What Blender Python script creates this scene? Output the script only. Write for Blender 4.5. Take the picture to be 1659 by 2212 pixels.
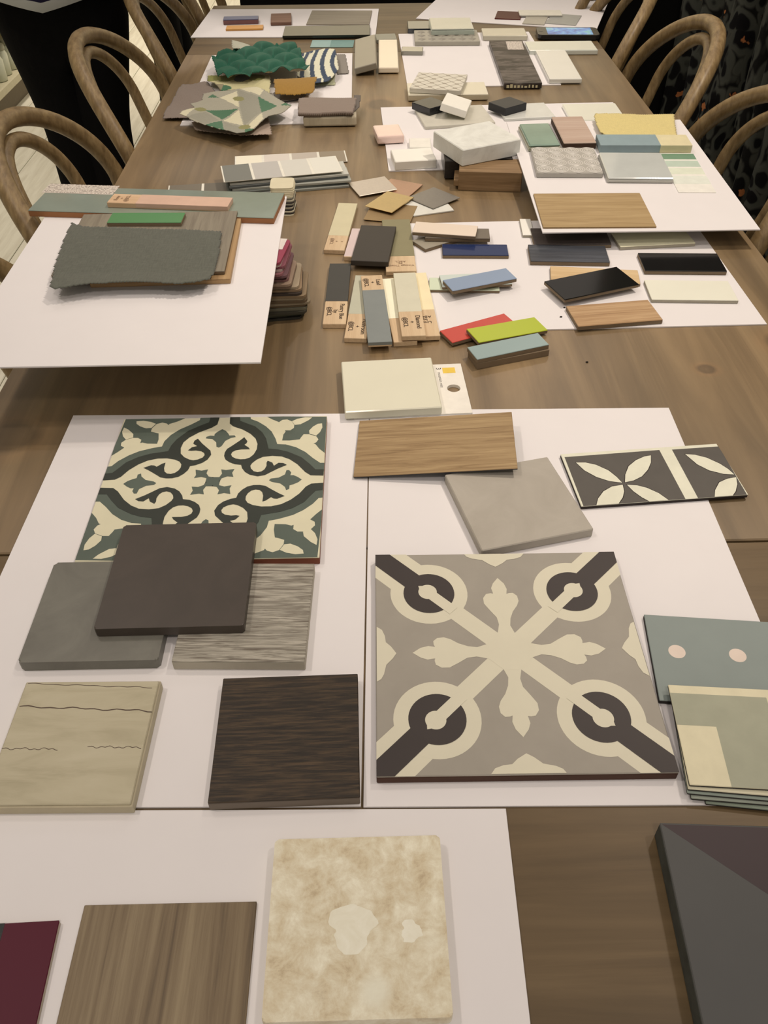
import bpy, bmesh, math, random
from math import sin, cos, pi, radians, hypot
from mathutils import Matrix, Vector
from mathutils.geometry import tessellate_polygon

for o in list(bpy.data.objects):
    bpy.data.objects.remove(o)
SC = bpy.context.scene
COL = SC.collection
random.seed(4)
TZ = 0.76                      # table top above the floor

# ---------------------------------------------------------------- camera
F_PX, PITCH, ROLL, YAW, CAM_H = 1821.7, 0.74408, -0.010494, 0.011105, 0.50848
fwd = Vector((sin(YAW) * cos(PITCH), cos(YAW) * cos(PITCH), -sin(PITCH)))
rgt = Vector((cos(YAW), -sin(YAW), 0))
upv = rgt.cross(fwd)
cr = rgt * cos(ROLL) + upv * sin(ROLL)
cu = -rgt * sin(ROLL) + upv * cos(ROLL)
cd = bpy.data.cameras.new('camera')
cam = bpy.data.objects.new('camera', cd)
COL.objects.link(cam)
M = Matrix((cr, cu, -fwd)).transposed().to_4x4()
M.translation = (0, 0, TZ + CAM_H)
cam.matrix_world = M
cd.sensor_fit = 'HORIZONTAL'
cd.sensor_width = 36.0
cd.lens = F_PX / 1659 * 36.0
cd.clip_start = 0.02
SC.camera = cam

# ---------------------------------------------------------------- light
w = bpy.data.worlds.new('room_glow')
SC.world = w
w.use_nodes = True
bg = w.node_tree.nodes['Background']
bg.inputs[0].default_value = (1.0, 0.875, 0.77, 1)
bg.inputs[1].default_value = 0.42
WARM = (1.0, 0.85, 0.71)
SOFT = (1.0, 0.87, 0.77)


def ceiling_or_fill_spot(x, y, power, color, size=110, radius=0.05, tx=None, ty=None, h=2.75):  # shared by the room's ceiling spots and the added fill spots
    l = bpy.data.lights.new('ceiling_or_fill_spot', 'SPOT')
    l.energy = power
    l.color = color
    l.spot_size = radians(size)
    l.spot_blend = 0.6
    l.shadow_soft_size = radius
    o = bpy.data.objects.new('ceiling_or_fill_spot', l)
    COL.objects.link(o)
    o.location = (x, y, h)
    d = Vector(((x if tx is None else tx) - x, (y if ty is None else ty) - y, TZ - h))
    o.rotation_euler = d.to_track_quat('-Z', 'Y').to_euler()


ceiling_or_fill_spot(0.95, 1.36, 100, WARM, 64, 0.05, tx=0.55, ty=1.32)
ceiling_or_fill_spot(-0.95, 1.55, 19, SOFT, 100, 0.06)  # added fill, brightens the left propped board and mid table
ceiling_or_fill_spot(-0.35, 2.55, 31, WARM, 100, 0.05)
ceiling_or_fill_spot(0.95, 0.35, 26, SOFT, 110, 0.07)
ceiling_or_fill_spot(-1.0, 0.55, 32, SOFT, 110, 0.07)
ceiling_or_fill_spot(0.10, -0.75, 40, SOFT, 110, 0.10)
ceiling_or_fill_spot(-1.1, 3.6, 110, SOFT, 120, 0.08)
ceiling_or_fill_spot(0.8, 3.3, 14, SOFT, 110, 0.08, tx=1.0, ty=1.6)  # added fill aimed at the curtain to brighten it
for wx in (-1.2, 0.0, 1.2):                      # added lamps brightening the unseen back wall for the table's sheen
    ceiling_or_fill_spot(wx, 4.9, 120, WARM, 120, 0.08, tx=wx, ty=6.4, h=2.9)
SC.view_settings.view_transform = 'Standard'
SC.view_settings.look = 'None'
SC.view_settings.exposure = -0.2
SC.view_settings.gamma = 1.0
SC.view_settings.use_curve_mapping = False


# ---------------------------------------------------------------- materials
def lin(c):
    c = c / 255.0
    return c / 12.92 if c <= 0.04045 else ((c + 0.055) / 1.055) ** 2.4


def C(r, g, b, k=1.0):
    """a colour sampled under the room's warm light -> surface colour"""
    a = [lin(v) / t / k for v, t in zip((r, g, b), (0.87, 0.77, 0.71))]
    f = min(1.0, 0.78 + 0.22 * (a[0] + a[1] + a[2]) / 3)      # the gloss adds some of the measured brightness
    return tuple(min(0.9, v * f) for v in a)


def base(name, rough=0.6, spec=0.4):
    m = bpy.data.materials.new(name)
    m.use_nodes = True
    b = m.node_tree.nodes['Principled BSDF']
    b.inputs['Roughness'].default_value = rough
    b.inputs['Specular IOR Level'].default_value = spec
    return m, m.node_tree.nodes, m.node_tree.links, b


def rgba(c):
    return (c[0], c[1], c[2], 1)


def ramp(n, stops):
    r = n.new('ShaderNodeValToRGB')
    e = r.color_ramp.elements
    while len(e) < len(stops):
        e.new(0.5)
    for el, (p, c) in zip(e, stops):
        el.position = p
        el.color = rgba(c)
    return r


def coords(n, l, scale=(1, 1, 1), rot=(0, 0, 0), loc=(0, 0, 0)):
    t = n.new('ShaderNodeTexCoord')
    mp = n.new('ShaderNodeMapping')
    mp.inputs['Scale'].default_value = scale
    mp.inputs['Rotation'].default_value = rot
    mp.inputs['Location'].default_value = loc
    l.new(t.outputs['Object'], mp.inputs['Vector'])
    return mp.outputs['Vector']


def noise(n, l, vec, scale, detail=4, rough=0.6, dist=0.0):
    x = n.new('ShaderNodeTexNoise')
    x.inputs['Scale'].default_value = scale
    x.inputs['Detail'].default_value = detail
    x.inputs['Roughness'].default_value = rough
    x.inputs['Distortion'].default_value = dist
    l.new(vec, x.inputs['Vector'])
    return x.outputs['Fac']


def bump(n, l, b, h, strength=0.2, dist=0.001):
    x = n.new('ShaderNodeBump')
    x.inputs['Strength'].default_value = strength
    x.inputs['Distance'].default_value = dist
    l.new(h, x.inputs['Height'])
    l.new(x.outputs['Normal'], b.inputs['Normal'])


def shade(c, f):
    return tuple(min(0.92, v * f) for v in c)


def plain(name, c, rough=0.55, spec=0.3, var=0.05, scale=60, bmp=0.05, coat=0.0, metal=0.0):
    m, n, l, b = base(name, rough, spec)
    v = coords(n, l)
    f = noise(n, l, v, scale)
    r = ramp(n, [(0.3, shade(c, 1 - var)), (0.7, shade(c, 1 + var))])
    l.new(f, r.inputs[0])
    l.new(r.outputs[0], b.inputs['Base Color'])
    if bmp:
        bump(n, l, b, noise(n, l, v, scale * 6, 3), bmp, 0.0006)
    b.inputs['Coat Weight'].default_value = coat
    b.inputs['Coat Roughness'].default_value = 0.08
    b.inputs['Metallic'].default_value = metal
    return m


def wood(name, c1, c2, c3=None, axis='x', fine=160, long=7, rough=0.55, bmp=0.25, dist=0.6, spec=0.35):
    """grain running along the local axis"""
    m, n, l, b = base(name, rough, spec)
    s = (long, fine, fine) if axis == 'x' else (fine, long, fine)
    v = coords(n, l, s)
    f = noise(n, l, v, 1.0, 6, 0.65, dist)
    c3 = c3 or shade(c1, 0.7)
    r = ramp(n, [(0.28, c3), (0.45, c1), (0.68, c2)])
    l.new(f, r.inputs[0])
    l.new(r.outputs[0], b.inputs['Base Color'])
    bump(n, l, b, f, bmp, 0.0008)
    return m


def stone(name, stops, scale=25, dist=1.2, rough=0.4, bmp=0.08, spec=0.4, stretch=(1, 1, 1), coat=0.0):
    m, n, l, b = base(name, rough, spec)
    v = coords(n, l, stretch)
    f = noise(n, l, v, scale, 8, 0.65, dist)
    r = ramp(n, stops)
    l.new(f, r.inputs[0])
    l.new(r.outputs[0], b.inputs['Base Color'])
    bump(n, l, b, f, bmp, 0.0008)
    b.inputs['Coat Weight'].default_value = coat
    b.inputs['Coat Roughness'].default_value = 0.05
    return m


def weave(name, c, var=0.18, scale=900, rough=0.9, sheen=0.2):
    m, n, l, b = base(name, rough, 0.15)
    a = noise(n, l, coords(n, l, (scale, scale * 0.12, 1)), 1.0, 2)
    q = noise(n, l, coords(n, l, (scale * 0.12, scale, 1)), 1.0, 2)
    mx = n.new('ShaderNodeMath')
    mx.operation = 'MULTIPLY'
    l.new(a, mx.inputs[0])
    l.new(q, mx.inputs[1])
    r = ramp(n, [(0.12, shade(c, 1 - var)), (0.4, shade(c, 1 + var))])
    l.new(mx.outputs[0], r.inputs[0])
    l.new(r.outputs[0], b.inputs['Base Color'])
    b.inputs['Sheen Weight'].default_value = sheen
    bump(n, l, b, mx.outputs[0], 0.4, 0.0006)
    return m


# ---------------------------------------------------------------- mesh helpers
def link(name, me, parent=None, mats=()):
    o = bpy.data.objects.new(name, me)
    COL.objects.link(o)
    if parent:
        o.parent = parent
    if me is not None:
        for m in mats:
            me.materials.append(m)
    return o


def tag(o, label, cat, group=None):
    o['label'] = label
    o['category'] = cat
    if group:
        o['group'] = group
    return o


def structure(o):
    o['kind'] = 'structure'
    return o


def empty(name, mat):
    o = link(name, None)
    o.empty_display_size = 0.02
    o.matrix_world = mat
    return o


def mesh_of(bm, name, smooth=False):
    me = bpy.data.meshes.new(name)
    bm.normal_update()
    bm.to_mesh(me)
    bm.free()
    if smooth:
        for p in me.polygons:
            p.use_smooth = True
    return me


def box_bm(w, d, h, z0=0.0, bev=0.0008, seg=1, cx=0.0, cy=0.0):
    bm = bmesh.new()
    bmesh.ops.create_cube(bm, size=1, matrix=Matrix.Translation((cx, cy, z0 + h / 2)) @ Matrix.Diagonal((w, d, h, 1)))
    bev = min(bev, h * 0.4)
    if bev > 0:
        bmesh.ops.bevel(bm, geom=list(bm.edges), offset=bev, segments=seg, affect='EDGES', profile=0.5)
    return bm


def round_bm(w, d, h, z0=0.0, rad=0.006, n=5, bev=0.0008):
    """slab with rounded corners in plan"""
    pts = []
    for sx, sy, a0 in ((1, 1, 0), (-1, 1, 90), (-1, -1, 180), (1, -1, 270)):
        for k in range(n + 1):
            a = radians(a0 + 90 * k / n)
            pts.append((sx * (w / 2 - rad) + rad * cos(a), sy * (d / 2 - rad) + rad * sin(a)))
    return prism_bm(pts, h, z0, bev)


def prism_bm(pts, h, z0=0.0, bev=0.0):
    bm = bmesh.new()
    if sum(pts[i - 1][0] * pts[i][1] - pts[i][0] * pts[i - 1][1] for i in range(len(pts))) < 0:
        pts = pts[::-1]
    lo = [bm.verts.new((x, y, z0)) for x, y in pts]
    hi = [bm.verts.new((x, y, z0 + h)) for x, y in pts]
    bm.faces.new(lo[::-1])
    bm.faces.new(hi)
    for i in range(len(pts)):
        bm.faces.new((lo[i - 1], lo[i], hi[i], hi[i - 1]))
    if bev:
        es = [e for e in bm.edges if abs(e.verts[0].co.z - e.verts[1].co.z) < 1e-7]
        bmesh.ops.bevel(bm, geom=es, offset=min(bev, h * 0.4), segments=2, affect='EDGES', profile=0.5)
    return bm


def tube(pts, rad, n=10, closed=False):
    """swept round bar; rad is a number or one radius per point"""
    bm = bmesh.new()
    P = [Vector(p) for p in pts]
    N = len(P)
    rr = rad if isinstance(rad, (list, tuple)) else [rad] * N
    rings = []
    ref = None
    for i in range(N):
        a = P[i - 1] if (i > 0 or closed) else P[i]
        c = P[(i + 1) % N] if (i < N - 1 or closed) else P[i]
        t = (c - a).normalized()
        if ref is None:
            ref = Vector((1, 0, 0)) if abs(t.x) < 0.8 else Vector((0, 1, 0))
        u = (ref - t * ref.dot(t)).normalized()
        ref = u
        v = t.cross(u)
        rings.append([bm.verts.new(P[i] + (u * cos(2 * pi * k / n) + v * sin(2 * pi * k / n)) * rr[i]) for k in range(n)])
    last = N if closed else N - 1
    for i in range(last):
        a, b = rings[i], rings[(i + 1) % N]
        for k in range(n):
            bm.faces.new((a[k], a[(k + 1) % n], b[(k + 1) % n], b[k]))
    if not closed:
        bm.faces.new(rings[0][::-1])
        bm.faces.new(rings[-1])
    bmesh.ops.recalc_face_normals(bm, faces=bm.faces)
    return bm


def lathe(prof, n=20):
    bm = bmesh.new()
    rings = [[bm.verts.new((r * cos(2 * pi * k / n), r * sin(2 * pi * k / n), z)) for k in range(n)] for r, z in prof]
    for a, b in zip(rings, rings[1:]):
        for k in range(n):
            bm.faces.new((a[k], a[(k + 1) % n], b[(k + 1) % n], b[k]))
    bm.faces.new(rings[0][::-1])
    bm.faces.new(rings[-1])
    bmesh.ops.recalc_face_normals(bm, faces=bm.faces)
    return bm


def frame(x, y, z, rot, gx=0.0, gy=0.0):
    """placement of a flat thing: origin at the middle of its underside"""
    r = radians(rot)
    ax = Vector((cos(r), sin(r), gx * cos(r) + gy * sin(r))).normalized()
    ay = Vector((-sin(r), cos(r), -gx * sin(r) + gy * cos(r)))
    az = ax.cross(ay).normalized()
    ay = az.cross(ax)
    m = Matrix((ax, ay, az)).transposed().to_4x4()
    m.translation = Vector((x, y, TZ + z))
    return m


def spec_of(key):
    v = list(T[key]) + [0, 0]
    x, y, z, wd, dp, rot, th, gx, gy = v[:9]
    m = frame(x, y, z, rot, gx, gy)
    m.translation -= m.col[2].to_3d() * th
    return m, wd, dp, th


def slab(key, name, label, cat, mat, group=None, bev=0.0008, rad=0.0, th=None, seg=1):
    """a sample that is one piece of one material"""
    m, wd, dp, t0 = spec_of(key)
    h = t0
    z0 = 0.0
    if th:
        z0, h = t0 - th, th
    bm = round_bm(wd, dp, h, z0, rad, bev=bev) if rad else box_bm(wd, dp, h, z0, bev, seg)
    o = link(name, mesh_of(bm, name), None, [mat])
    o.matrix_world = m
    return tag(o, label, cat, group)


def faced(key, name, label, cat, body, face, group=None, ft=0.0006, bev=0.0006, face_name='glaze', inset=0.0, rad=0.0):
    """a sample whose face differs from its body"""
    m, wd, dp, th = spec_of(key)
    r = empty(name, m)
    if rad:
        link('body', mesh_of(round_bm(wd, dp, th - ft, 0, rad, bev=bev), 'body'), r, [body])
        link(face_name, mesh_of(round_bm(wd - inset, dp - inset, ft, th - ft, rad, bev=ft * 0.4), 'face'), r, [face])
    else:
        link('body', mesh_of(box_bm(wd, dp, th - ft, 0, bev), 'body'), r, [body])
        link(face_name, mesh_of(box_bm(wd - inset, dp - inset, ft, th - ft, ft * 0.4), 'face'), r, [face])
    return tag(r, label, cat, group)


def clip_square(p):
    """cut a polygon to the -1..1 face"""
    for ax, sg in ((0, 1), (0, -1), (1, 1), (1, -1)):
        out = []
        for i in range(len(p)):
            a, b = p[i - 1], p[i]
            ia, ib = a[ax] * sg <= 1, b[ax] * sg <= 1
            if ia != ib:
                t = (sg - a[ax]) / (b[ax] - a[ax])
                out.append((a[0] + (b[0] - a[0]) * t, a[1] + (b[1] - a[1]) * t))
            if ib:
                out.append(b)
        p = out
    return p


def inlay(parent, name, polys, wd, dp, z, mat, h=0.0001):
    """flat coloured shapes printed on a face; polys in -1..1 tile coordinates"""
    o = None
    if parent.type == 'EMPTY':
        parent = parent.children[1]
    for p in polys:
        p = clip_square(p)
        if len(p) < 3:
            continue
        vs = [Vector((u * wd / 2, v * dp / 2, z + h)) for u, v in p]
        me = bpy.data.meshes.new(name)
        me.from_pydata(vs, [], tessellate_polygon([vs]))
        me.validate()
        me.update()
        bm = bmesh.new()
        bm.from_mesh(me)
        for f in bm.faces:
            f.normal_update()
            if f.normal.z < 0:
                f.normal_flip()
        bm.to_mesh(me)
        bm.free()
        o = link(name, me, parent, [mat])
    return o


def rot4(p):
    out = []
    for k in range(4):
        out.append(p)
        p = [(-v, u) for u, v in p]
    return out


def lettering(parent, body, x, y, z, size, rotz, mat, sx=1.0, name='lettering'):
    cu_ = bpy.data.curves.new(name, 'FONT')
    cu_.body = body
    cu_.size = size
    cu_.align_x = 'CENTER'
    cu_.align_y = 'CENTER'
    cu_.space_line = 0.95
    cu_.extrude = 0.00002
    t = bpy.data.objects.new(name, cu_)
    COL.objects.link(t)
    bpy.context.view_layer.update()
    me = bpy.data.meshes.new_from_object(t.evaluated_get(bpy.context.evaluated_depsgraph_get()))
    bpy.data.objects.remove(t)
    me.materials.clear()
    o = link(name, me, parent, [mat])
    o.location = (x, y, z)
    o.rotation_euler = (0, 0, rotz)
    o.scale = (sx, 1, 1)
    return o


def copy_tree(o, parent=None):
    c = o.copy()
    COL.objects.link(c)
    if parent:
        c.parent = parent
    for ch in list(o.children):
        copy_tree(ch, c)
    return c


def inside(x, y, poly):
    r = False
    j = len(poly) - 1
    for i in range(len(poly)):
        xi, yi = poly[i]
        xj, yj = poly[j]
        if (yi > y) != (yj > y) and x < (xj - xi) * (y - yi) / (yj - yi) + xi:
            r = not r
        j = i
    return r


def cloth(key, name, label, cat, mats, zf=None, pick=None, cell=0.003, thick=0.0009, group=None, zigzag=True, outline=None, z=None, lining=None):
    """a cut swatch: fine grid trimmed along its outline (pinked edge)"""
    zc, out = CLOTH[key] if outline is None else (z, outline)
    xs = [p[0] for p in out]
    ys = [p[1] for p in out]
    cx, cy = sum(xs) / len(xs), sum(ys) / len(ys)
    a0 = radians(45) if zigzag else 0.0
    ca, sa = cos(a0), sin(a0)
    R = max(hypot(x - cx, y - cy) for x, y in out) + cell
    n = int(R / cell) + 1
    bm = bmesh.new()
    vs = {}

    def vert(i, j):
        if (i, j) not in vs:
            u, v = i * cell, j * cell
            x, y = cx + u * ca - v * sa, cy + u * sa + v * ca
            vs[(i, j)] = bm.verts.new((x - cx, y - cy, (zf(x, y) if zf else 0.0)))
        return vs[(i, j)]

    for i in range(-n, n):
        for j in range(-n, n):
            u, v = (i + 0.5) * cell, (j + 0.5) * cell
            x, y = cx + u * ca - v * sa, cy + u * sa + v * ca
            if inside(x, y, out):
                f = bm.faces.new((vert(i, j), vert(i + 1, j), vert(i + 1, j + 1), vert(i, j + 1)))
                f.smooth = True
                if pick:
                    f.material_index = pick(x, y)
    o = link(name, mesh_of(bm, name), None, mats)
    o.location = (cx, cy, TZ + zc)
    s = o.modifiers.new('thickness', 'SOLIDIFY')
    s.thickness = thick
    s.offset = -1
    if lining:
        o.data.materials.append(lining)
        s.material_offset = len(o.data.materials) - 1
        s.material_offset_rim = 0
    return tag(o, label, cat, group)


def wob(x, y, a=0.002, f=30.0):
    return a * (sin(x * f + 1.3) * cos(y * f * 0.7) + 0.5 * sin(x * f * 2.1 + y * f * 1.7))


# ---------------------------------------------------------------- layout, metres from the camera's foot point on the table plane
T = {  # x, y, top height above the table, width, depth, turn in degrees, thickness, slope x, slope y
 'b_left': (-.1607, .4877, .0018, .3012, .4275, -1.0, .0018),
 'b_right': (.1436, .4853, .0018, .305, .4338, -0.9, .0018),
 'b_near': (-.1405, .119, .0018, .434, .305, -1.0, .0018),
 'b_prop_left': (-.2559, .8785, .074, .2957, .3901, 0.2, .0018),
 'b_prop_right': (.3685, 1.2585, .0319, .2874, .3951, -0.1, .0018, 0, .03),
 'b_chips': (.2538, 1.0061, .0018, .4024, .2957, 0.9, .0018),
 'b_block': (.241, 1.508, .0018, .434, .31, 1.5, .0018),
 'b_fabric': (-.1867, 1.7984, .0018, .3046, .4479, 0.3, .0018),
 'b_far_left': (-.191, 2.2988, .0018, .425, .27, -2.5, .0018),
 'b_phone': (.2227, 1.9796, .0018, .3019, .4025, 0.8, .0018),
 'b_far_right': (.3678, 2.3988, .0018, .434, .3, -17.5, .0018),
 'tile_grey_pattern': (.0958, .3873, .0102, .1972, .2019, -0.4, .0084),
 'tile_green_pattern': (-.1491, .586, .0102, .2017, .1969, -0.0, .0084),
 'tile_left_grey': (-.2137, .4347, .0118, .1026, .1014, 0.0, .01),
 'tile_striated': (-.1021, .4307, .0118, .0975, .0994, -1.7, .01),
 'tile_brown': (-.1574, .4635, .0206, .1116, .1124, 0.4, .0088),
 'tile_beige': (-.2064, .3187, .0118, .097, .0967, -0.8, .01),
 'tile_walnut': (-.0635, .3199, .0108, .0967, .0966, 1.1, .009),
 'tile_travertine': (-.0154, .1956, .0118, .1009, .1, 0.3, .01),
 'tile_plankwood': (-.1256, .1365, .004, .1012, .15, 0.0, .0022),
 'tile_burgundy': (-.2353, .1257, .006, .1, .15, 2.0, .0042),
 'tile_triangle': (.2408, .1698, .016, .15, .15, -3.2, .016),
 'tile_light': (.1232, .552, .011, .1005, .1014, 13.5, .0092),
 'plank_oak': (.056, .6337, .0128, .1504, .0859, -3.8, .002, .1),
 'tile_petal': (.2539, .5917, .0058, .1527, .0743, 4.4, .004),
 'tile_white_thick': (.0156, .7354, .013, .0977, .0924, 3.4, .0095),
 'card_white': (.0363, .7373, .0035, .12, .0912, 2.7, .0035),
 'tile_teal': (.2767, .376, .006, .152, .0795, -6.0, .0042),
 'card_sage': (.2747, .3071, .014, .15, .0775, -4.9, .0008),
 'chip_cobalt': (.136, 1.0543, .007, .0865, .0319, -2.7, .005),
 'chip_navywood': (.2565, 1.0378, .008, .1016, .0477, -4.0, .006),
 'chip_charcoal': (.2686, 1.0897, .0075, .1025, .05, -2.0, .0055),
 'chip_cream': (.3789, 1.0816, .007, .1028, .0428, 4.5, .005),
 'chip_black': (.3977, 1.0093, .0075, .1027, .0497, -3.0, .0055),
 'chip_black_tilt': (.2682, .9477, .0125, .1036, .05, 20.1, .0045),
 'chip_tan': (.2798, .9809, .006, .11, .0361, -8.0, .004),
 'chip_ivory': (.3885, .9366, .0065, .1032, .0492, -3.3, .0045),
 'chip_oak': (.2825, .8827, .0075, .1015, .0477, 6.9, .0055),
 'chip_white_small': (.2146, 1.1246, .006, .0153, .052, -2.9, .004),
 'chip_pinkcream': (.099, 1.0963, .0175, .0853, .033, -11.4, .005),
 'chip_brown': (.1153, 1.0932, .0125, .0867, .031, -3.5, .0052),
 'chip_greige': (.0988, 1.0946, .007, .0867, .031, 32.0, .0052),
 'chip_skyblue': (.1316, .9554, .0155, .0867, .0294, 19.8, .005),
 'chip_palegrey': (.1275, .965, .0105, .0867, .031, 3.6, .004),
 'chip_palegreen': (.1133, .9622, .006, .0865, .0311, -3.5, .004),
 'chip_red': (.1209, .8556, .0065, .0867, .0294, 25.2, .0047),
 'chip_lime': (.1522, .8455, .0095, .0891, .0308, 21.6, .0045, -.06),
 'chip_aqua': (.1477, .8049, .013, .0868, .0265, 18.7, .0055),
 'smp_cream': (-.0428, 1.1375, .006, .0276, .1526, -6.3, .006),
 'smp_pink': (-.0176, 1.0829, .006, .03, .0865, -6.8, .006),
 'smp_darksquare': (.0027, 1.0654, .0135, .0485, .1066, -7.1, .0072),
 'smp_sage': (.0351, 1.0753, .0065, .0389, .1558, 1.0, .006),
 'smp_charcoal': (-.0438, .9461, .006, .0271, .1523, -1.6, .006),
 'smp_greygreen': (-.0151, .9129, .006, .0258, .151, -4.6, .006),
 'smp_blue': (.0024, .8968, .0125, .0266, .1585, 3.1, .006),
 'smp_white': (.0292, .9039, .006, .027, .1514, 4.7, .006),
 'smp_palegrey': (.0421, .9035, .0135, .0273, .1508, 2.0, .006),
 'smp_ivory': (.0578, .9134, .0075, .027, .1529, 3.0, .006),
 'met_champagne': (.0017, 1.2805, .0045, .0602, .0559, 19.0, .0012, .03),
 'met_copper': (.0423, 1.2757, .003, .055, .055, -27.5, .0012),
 'met_gold': (.0266, 1.2163, .0065, .0627, .0458, 57.4, .0012),
 'met_bronze': (.0276, 1.187, .0025, .06, .0674, 77.0, .0012),
 'met_grey': (.092, 1.2343, .0042, .0564, .0548, 41.7, .0012),
 'met_white': (.0819, 1.2104, .0022, .062, .055, 16.3, .002),
 'l_glaze': (-.2669, 1.0444, .082, .3066, .0756, -6.2, .008),
 'l_pinkstick': (-.249, 1.032, .0885, .1518, .0271, -7.0, .0065),
 'l_oakplank': (-.231, .918, .08, .15, .16, 1.7, .006),
 'l_greywood': (-.2547, .9261, .0845, .1859, .157, 1.1, .0045),
 'l_greenchip': (-.2679, .9794, .0895, .0877, .0277, -1.8, .005),
 'r_greenglass': (.2661, 1.3742, .0461, .0503, .0899, 2.7, .01, 0, .03),
 'r_woodtile': (.3225, 1.3909, .0467, .0506, .1099, 0.8, .01, 0, .03),
 'r_bluestick': (.4219, 1.3386, .0466, .1395, .0426, -2.2, .012, 0, .03),
 'r_relief': (.2919, 1.2776, .0405, .0965, .0936, -2.7, .008, 0, .03),
 'r_greyglass': (.3903, 1.2553, .0399, .0946, .0939, -3.0, .008, 0, .03),
 'r_card': (.4638, 1.2448, .0324, .0526, .1412, -2.6, .0008, 0, .03),
 'r_oakplank': (.3024, 1.1222, .0301, .1497, .1037, -1.1, .003, 0, .03),
 'r_glasstile': (.4029, 1.5972, .008, .0983, .09, 0.2, .0062),
 'r_marble': (.2812, 1.6127, .0068, .0918, .0768, 6.2, .005),
 'k_black1': (.1096, 1.6202, .02, .0471, .0487, 39.0, .012),
 'k_white1': (.1559, 1.601, .027, .0473, .073, -13.0, .013, -.25),
 'k_black2': (.2488, 1.6154, .02, .0524, .0456, 36.3, .013),
 'k_greytile': (.1509, 1.5895, .0075, .1255, .0963, 8.5, .0055),
 'k_pink': (.0307, 1.4913, .016, .0461, .0584, 7.6, .013),
 'k_whitethin': (.0825, 1.4473, .01, .0359, .0431, -1.3, .008),
 'k_whiteblock': (.0681, 1.3768, .016, .0665, .0532, 6.3, .014),
 'k_marble': (.1644, 1.3497, .0538, .1024, .0931, 24.8, .0246),
 'k_blacktile': (.1663, 1.3506, .029, .1054, .08, -0.2, .0272),
 'k_woodblock': (.1813, 1.2914, .029, .0943, .055, -6.4, .029),
 'c_greytile': (-.0081, 1.9702, .0195, .0456, .2211, 0.1, .012, .23),
 'c_creamtile': (.0411, 1.9784, .0125, .0418, .2153, -0.9, .0105),
 'c_greyback': (.0393, 2.1298, .008, .0463, .05, 3.6, .008),
 'c_tealcard': (-.0812, 2.1062, .001, .0956, .0586, -2.5, .0008),
 'c_greyfab': (-.0572, 1.9367, .004, .0214, .1404, 3.2, .001),
 'c_taupe': (-.075, 1.5906, .03, .0953, .0925, -0.4, .01),
 'a_bluechip': (-.3058, 2.2997, .013, .0833, .0325, 3.3, .011),
 'a_orange': (-.2915, 2.2422, .006, .0867, .0335, 2.3, .004),
 'a_brown': (-.2106, 2.3126, .009, .0495, .0894, 3.9, .007),
 'a_greywood': (-.069, 2.3324, .004, .1508, .1387, -3.3, .002),
 'a_blackmarble': (-.0959, 2.1917, .008, .1997, .0891, -0.1, .006),
 'd_navy': (.1177, 2.2139, .012, .0528, .0715, -0.9, .01),
 'd_relief': (.1751, 2.1187, .011, .1438, .0979, -1.4, .009),
 'd_glass': (.1894, 2.1705, .024, .097, .1044, -0.2, .012),
 'd_cream': (.3078, 2.1396, .012, .0993, .0693, -1.9, .01),
 'd_marble': (.2999, 1.9112, .0125, .0732, .3097, -0.9, .0105),
 'd_whitetile': (.3869, 1.8867, .011, .0642, .2048, -0.9, .009),
 'd_longwhite': (.4178, 2.0282, .01, .1483, .0744, -0.5, .01),
 'd_phone': (.4517, 2.1395, .012, .1375, .0699, -4.0, .009),
 'd_pattern': (.1335, 1.7443, .021, .0967, .1022, -12.3, .0085),
 'd_under': (.1478, 1.7301, .0118, .151, .0759, 0.1, .01),
 'd_smallgrey': (.094, 2.0173, .01, .047, .0382, -4.8, .0085),
 'e_burgundy': (.3434, 2.3321, .004, .0617, .0756, -12.0, .0022),
 'e_white': (.4205, 2.3371, .0075, .103, .0521, -3.5, .0035),
 'e_greysmall': (.4003, 2.2793, .004, .0518, .0747, -15.9, .002),
 'e_grey': (.47, 2.2867, .0035, .072, .0977, -19.1, .0017),
 's_top': (-.1374, 1.3109, .022, .1805, .0659, 11.4, .0006),
 's_mid': (-.1424, 1.3121, .012, .21, .052, 10.2, .0006),
 's_back': (-.1302, 1.4042, .002, .1812, .0492, 6.2, .0006),
 's_low': (-.1905, 1.3027, .008, .1292, .052, 4.7, .0006),
 'd_label': (.3163, 2.0221, .0129, .0347, .0649, -3.1, .0003),
 'd_screen': (.459, 2.1417, .0124, .102, .0575, -4.9, .0003),
 'l_label': (-.3734, 1.0865, .0824, .0935, .0288, -6.5, .0003),
}
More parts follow.
